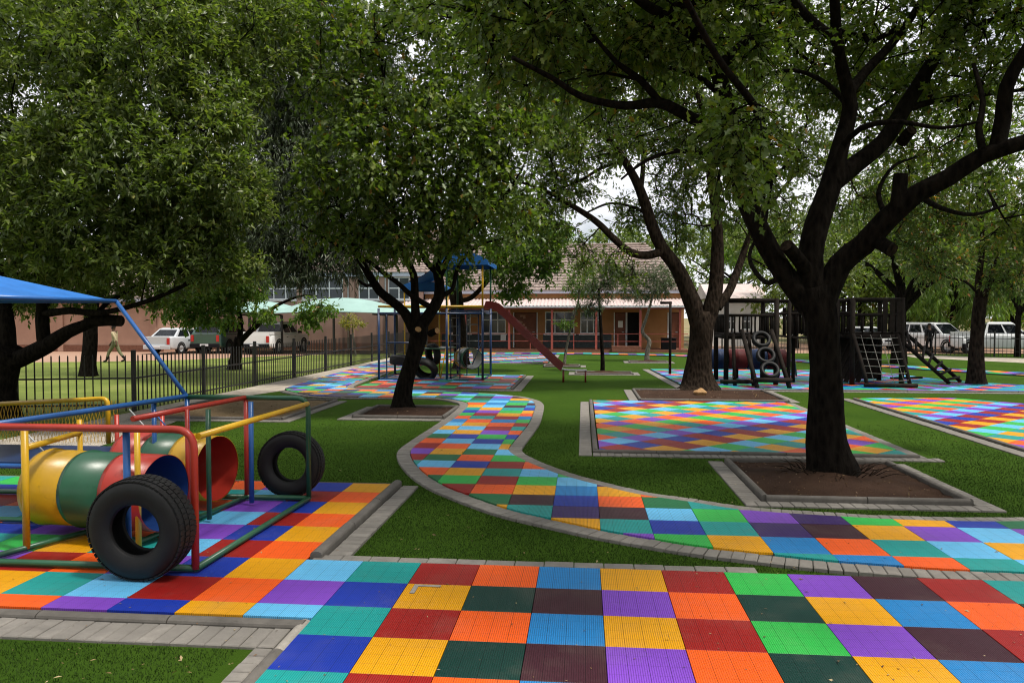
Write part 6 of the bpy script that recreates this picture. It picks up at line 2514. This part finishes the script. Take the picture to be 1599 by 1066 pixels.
# tyres and drum hanging in the blue frame
tyre('tyre', 'black tyre hung flat inside the left bay of the blue frame', tuple(D(630, 562, 24.6)), (0.05, 0, 1), .92, .5, .30, lugs=False, group='tyres hung in the blue frame')
tyre('tyre', 'black tyre hung upright behind the leaning trunk in the blue frame', tuple(D(676, 553, 24.7)), (.75, .65, .1), .74, .42, .24, lugs=False, group='tyres hung in the blue frame')
tyre('tyre', 'lowest black tyre of the blue frame tilted just right of the leaning trunk', tuple(D(664, 576, 24.4)), (.25, .75, .6), .86, .5, .27, lugs=False, group='tyres hung in the blue frame')
dr = empty('play_drum', (0, 0, 0))
tag(dr, 'open painted drum hung in the right bay of the blue frame', 'drum')
ctr = D(731, 559, 24.8)
dr.location = ctr
barrel(dr, (-.20, .36, 0), (.20, -.36, 0), .70, ['barrel_yellow', 'barrel_white', 'barrel_green'], 'barrel_white', ribs=False, wall=.02)
for s in (-.2, .2):
    mb = MB()
    mb.tube([(s * .4, -s, .34), (s * .4, -s, 2.1 - ctr.z)], .008, 6)
    mb.build('chain', 'steel_grey', dr)

# ================================================================ TIMBER FORT (right)
P3 = empty('timber_fort', (7.0, 24.5, 0))
tag(P3, 'dark log fort with two railed towers, bridge, tyre climber, rope net and ladder', 'play fort')
o3 = Vector(P3.location)


def log(a, b, r=.06, name='log', mat='timber', n=9):
    mb = MB()
    a, b = Vector(a), Vector(b)
    mid = (a + b) / 2 + Vector((random.uniform(-1, 1), random.uniform(-1, 1), 0)) * .008
    mb.tube([a, mid, b], [r, r * .97, r * .94], n)
    ob_ = mb.build(name, mat, P3)
    ob_.location = -o3
    return ob_


def tower(x0, x1, y0, y1, deck, railtop, roof=None, panels=()):
    for x in (x0, x1):
        for y in (y0, y1):
            log((x, y, 0), (x, y, railtop + .05), .075, 'post')
    nb = int((y1 - y0) / .14)
    for k in range(nb):
        y = y0 + (k + .5) * (y1 - y0) / nb
        mb = MB()
        mb.box(((x0 + x1) / 2, y, deck), (x1 - x0 + .1, .125, .05))
        ob_ = mb.build('deck_plank', 'timber', P3)
        ob_.location = -o3
    for (a, b) in (((x0, y0), (x1, y0)), ((x0, y1), (x1, y1)), ((x0, y0), (x0, y1)), ((x1, y0), (x1, y1))):
        log((*a, railtop), (*b, railtop), .055, 'rail')
        log((*a, deck + .55), (*b, deck + .55), .045, 'rail')
        log((*a, deck - .09), (*b, deck - .09), .07, 'beam')
        L = math.hypot(b[0] - a[0], b[1] - a[1])
        n_ = max(2, int(L / .24))
        for k in range(1, n_):
            x, y = a[0] + (b[0] - a[0]) * k / n_, a[1] + (b[1] - a[1]) * k / n_
            log((x, y, deck), (x, y, deck + .55), .028, 'baluster', n=6)
    for (a, b, z0_, z1_) in panels:
        n_ = max(1, int(math.hypot(b[0] - a[0], b[1] - a[1]) / .15))
        for k in range(n_):
            t0 = (k + .5) / n_
            mb = MB()
            mb.box((a[0] + (b[0] - a[0]) * t0, a[1] + (b[1] - a[1]) * t0, (z0_ + z1_) / 2), (.135, .03, z1_ - z0_), math.atan2(b[1] - a[1], b[0] - a[0]))
            ob_ = mb.build('plank', 'timber', P3)
            ob_.location = -o3


yA = 23.2
tower(4.25, 5.7, yA, yA + 1.7, 1.50, 2.50)
tower(7.95, 9.35, yA + .2, yA + 1.9, 1.52, 2.52, panels=[((8.75, yA + .16), (9.35, yA + .16), 1.56, 2.5), ((8.0, yA + 1.94), (8.5, yA + 1.94), 1.56, 2.5)])
# bridge between the towers
for k in range(15):
    x = 5.78 + k * .15
    sag = -.10 * math.sin(PI * k / 14)
    mb = MB()
    mb.box((x, yA + .95, 1.46 + sag), (.125, .95, .045))
    ob_ = mb.build('bridge_plank', 'timber', P3)
    ob_.location = -o3
for y in (yA + .5, yA + 1.4):
    log((5.7, y, 2.1), (7.95, y, 2.12), .04, 'bridge_rail')
    log((5.7, y, 2.48), (7.95, y, 2.5), .05, 'bridge_rail')
    for k in range(1, 12):
        x = 5.7 + k * 2.25 / 12
        log((x, y, 1.45), (x, y, 2.1), .025, 'baluster', n=6)
for k in range(1, 3):
    x = 5.7 + k * .75
    log((x, yA + .95, 0), (x, yA + .95, 1.42), .06, 'post')
for k in range(14):
    mb = MB()
    mb.box((6.3 + k * .115, yA + 1.46, 1.85), (.105, .03, .75 if k % 3 else .9))
    ob_ = mb.build('plank', 'timber', P3)
    ob_.location = -o3
for x in (6.2, 7.0, 7.6):
    log((x, yA + .5, 0), (x, yA + .5, 2.5), .065, 'post')
# tyre climber leaning on the left tower
fx0, fx1, yfoot, ytop = 4.93, 5.75, 22.05, 23.1
log((fx0 - .02, yfoot, 0), (fx0 - .25, ytop, 1.62), .065, 'climber_post')
log((fx1 + .05, yfoot, 0), (fx1 - .22, ytop, 1.62), .065, 'climber_post')
log((fx0 - .1, yfoot + .05, .22), (fx1 + .12, yfoot + .05, .22), .07, 'climber_bar')
for k in range(3):
    t0 = (.27, .52, .80)[k]
    cx_ = (fx0 + fx1) / 2 + .03 - .22 * t0
    tyre('climber_tyre', None, Vector((cx_, yfoot - .02 + (ytop - yfoot) * t0, .05 + 1.62 * t0)) - o3, (0, -.82, .55), .56, .34, .16, parent=P3, lugs=False)
# rope net and its frame under the right tower
nx0, nx1, nyf, nyt = 8.05, 9.15, 22.55, yA + .15
log((nx0 + .05, nyf, 0), (nx0 - .1, nyt, 1.5), .055, 'net_post')
log((nx1 + .12, nyf, 0), (nx1 + .05, nyt, 1.5), .055, 'net_post')
log((nx0 - .05, nyf, .06), (nx1 + .3, nyf, .06), .06, 'net_bar')
for k in range(4):
    u = (k + .5) / 4
    log((nx0 + (nx1 - nx0) * u + .1, nyf, .08), (nx0 + (nx1 - nx0) * u - .04, nyt - .05, 1.48), .009, 'net_rope', 'rope', 5)
for k in range(7):
    t0 = (k + .6) / 7
    y, z = nyf + (nyt - .05 - nyf) * t0, .08 + 1.4 * t0
    mb = MB()
    mb.tube([(nx0 + .05 - .12 * t0, y, z), ((nx0 + nx1) / 2, y - .02, z - .03), (nx1 + .1 - .06 * t0, y, z)], .009, 5)
    ob_ = mb.build('net_rope', 'rope', P3)
    ob_.location = -o3
# ramp boards behind the net
for k in range(6):
    mb = MB()
    x = 7.35 + k * .17
    mb.bar((x, yA + .5, .05), (x + .75, yA + .9, 1.46), .16, .03)
    ob_ = mb.build('ramp_board', 'timber', P3)
    ob_.location = -o3
mb = MB()
mb.box((8.7, yA + 1.88, .72), (1.3, .05, 1.35))
ob_ = mb.build('back_panel', 'timber', P3)
ob_.location = -o3
# plank ladder going down to the right
la = [(9.38, yA + .45, 1.35), (10.95, yA + .75, .02)]
lb = [(9.45, yA + 1.15, 1.85), (11.6, yA + 1.45, .02)]
for a, b in (la, lb):
    log(a, b, .06, 'ladder_rail')
for k in range(8):
    t0 = (k + .7) / 8
    p, q = Vector(la[0]).lerp(Vector(la[1]), t0), Vector(lb[0]).lerp(Vector(lb[1]), t0)
    d = (q - p) * .12
    log(p - d + Vector((0, 0, .06)), q + d + Vector((0, 0, .06)), .04, 'ladder_rung')
# drums under the left tower
for k, m_ in enumerate(('red_drum', 'blue_drum', 'red_drum', 'blue_drum', 'red_drum')):
    mb = MB()
    x = 3.5 + k * .62
    mb.lathe([(.3, 0), (.33, .02), (.335, .28), (.345, .30), (.335, .32), (.33, .58), (.3, .6)], Matrix.Translation((x, 25.6, .62)) @ rotm((1, 0, 0)), 24, closed=False)
    ob_ = mb.build('tunnel_drum', m_, P3)
    ob_.location = -o3
for x in (3.7, 5.0, 6.3):
    log((x, 25.6, 0), (x, 25.6, .3), .1, 'drum_foot')
log((4.0, yA - .5, .12), (5.0, yA - .5, .12), .06, 'sill_log')
log((4.42, yA - .5, 0), (4.45, yA, 1.5), .055, 'brace')
log((4.95, yA - .5, 0), (4.9, yA, 1.5), .055, 'brace')
for a, b in (((5.9, 24.2, 1.45), (6.55, 26.2, .05)), ((6.4, 24.2, 1.45), (7.1, 26.2, .05))):
    log(a, b, .035, 'pole', 'rope')
log((3.05, 27.2, 0), (3.05, 27.2, 2.55), .05, 'lamp_post_log')
log((2.7, 27.2, 2.5), (3.1, 27.2, 2.5), .05, 'post_arm')
mb = MB()
mb.box((10.1, 24.9, .1), (1.1, .1, .06), .3)
ob_ = mb.build('edge_log', 'timber', P3)
ob_.location = -o3

# ================================================================ SMALL THINGS
# rock on the soil bed
bm = bmesh.new()
bmesh.ops.create_icosphere(bm, subdivisions=3, radius=.16)
for v in bm.verts:
    k = 1 + .22 * math.sin(v.co.x * 21 + 1) * math.cos(v.co.y * 17) + .1 * math.sin(v.co.z * 33)
    v.co = Vector((v.co.x * 1.15, v.co.y * .9, v.co.z * .75)) * k
me = bpy.data.meshes.new('stone')
bm.to_mesh(me)
bm.free()
me.materials.append(MATS['cut_wood'])
g = G(1093, 618, 0)
tag(link_mesh('stone', me, None, (g.x, g.y, .07)), 'tan stone lying at the foot of the thickest trunk', 'stone')

# pale corner mark on a yellow tile
mb = MB()
c = Vector((X0 - 3 * TP + .06, 6.06 - TP - .045, .0035))
mb.box(c + Vector((.10, 0, 0)), (.20, .035, .003))
mb.box(c + Vector((.0175, -.09, 0)), (.035, .145, .003))
tag(mb.build('paint_mark', 'kerb_pale'), 'pale L shaped corner mark on a yellow tile of the front mat', 'mark')

# black bin by the verandah door
c = G(1029, 541)
mb = MB()
mb.box((0, 0, .32), (.85, .6, .62), bev=.05)
bn = mb.build('storage_box', 'cloth_black', None, (c.x, 46.6, .06))
tag(bn, 'dark storage box standing on the verandah beside the steps', 'box')
mb = MB()
mb.box((0, 0, .66), (.9, .65, .06), bev=.02)
mb.build('lid', 'cloth_black', bn)

# fallen leaves: countless litter
N = 1500
R = np.random.default_rng(77)
px = R.random(N) * 1640 - 20
y_ = 3.7 + 21 * R.random(N) ** 1.5
x_ = y_ * np.tan(np.arctan((px - 800) / FPX) - YAW)
on = np.zeros(N, bool)
for h in (rect(XL, .9, 5, 6.06), rect(-7.4, 4.87, XR, 8.92), ppoly, p1 if False else rect(.25, 11.55, 4.72, 18.45)):
    on |= in_poly(x_, y_, h)
z_ = np.where(on, .006, ZT + .028)
keepm = R.random(N) < np.where(on, .55, .9)
pos = np.stack([x_, y_, z_], 1)[keepm]
n = len(pos)
ax = R.normal(size=(n, 3)) * np.array([[1, 1, .12]])
nr = np.array([[0, 0, 1.0]]) + R.normal(size=(n, 3)) * .3
sz = .016 + .034 * R.random(n) ** 3
lf = link_mesh('fallen_leaves', leaf_mesh('fallen_leaves', pos, ax, nr, sz, 'ash', 'leaf_dry', R.random(n)))
tag(lf, 'scattered dry leaves and specks lying on the tiles and turf', 'leaf litter', kind='stuff')

# bark chips and clods on the soil beds
pos = []
for (xa, ya, xb, yb_, nn) in ((2.1, 8.7, 4.1, 10.8, 420), (-4.5, 15.1, -2.9, 16.7, 250), (1.5, 18.9, 4.8, 21.3, 450), (-8.9, 14.7, -6.1, 17.8, 300)):
    q = np.stack([xa + (xb - xa) * R.random(nn), ya + (yb_ - ya) * R.random(nn), np.zeros(nn)], 1)
    cxm, cym = (xa + xb) / 2, (ya + yb_) / 2
    rr_ = np.hypot((q[:, 0] - cxm) / (xb - xa), (q[:, 1] - cym) / (yb_ - ya)) * 2
    q[:, 2] = ZT + .03 + .10 * np.maximum(0, 1 - rr_) ** 1.2
    pos.append(q)
pos = np.concatenate(pos)
n = len(pos)
bk_ = link_mesh('bark_chips', leaf_mesh('bark_chips', pos, R.normal(size=(n, 3)) * np.array([[1, 1, .3]]), np.array([[0, 0, 1.0]]) + R.normal(size=(n, 3)) * .5, .015 + .05 * R.random(n) ** 2, 'ash', 'leaf_dry', .7 * R.random(n) ** 2))
tag(bk_, 'bark chips and dry leaf bits strewn over the soil of the tree beds', 'bark litter', kind='stuff')

# dead twigs and grass tufts at the foot of the near tree
mb = MB()
for k in range(46):
    a = random.uniform(0, 2 * PI)
    r0 = random.uniform(.3, .55)
    p = Vector((3.17 + math.cos(a) * r0, 9.95 + math.sin(a) * r0 * .9, .02))
    q = p + Vector((math.cos(a) * random.uniform(.1, .35), math.sin(a) * random.uniform(.1, .3), random.uniform(.0, .16)))
    mb.tube([p, (p + q) / 2 + Vector((0, 0, .03)), q], [.006, .005, .003], 5)
tag(mb.build('debris', 'bark_grey'), 'tangle of dry twigs and shoots at the foot of the dark forked tree', 'debris', kind='stuff')
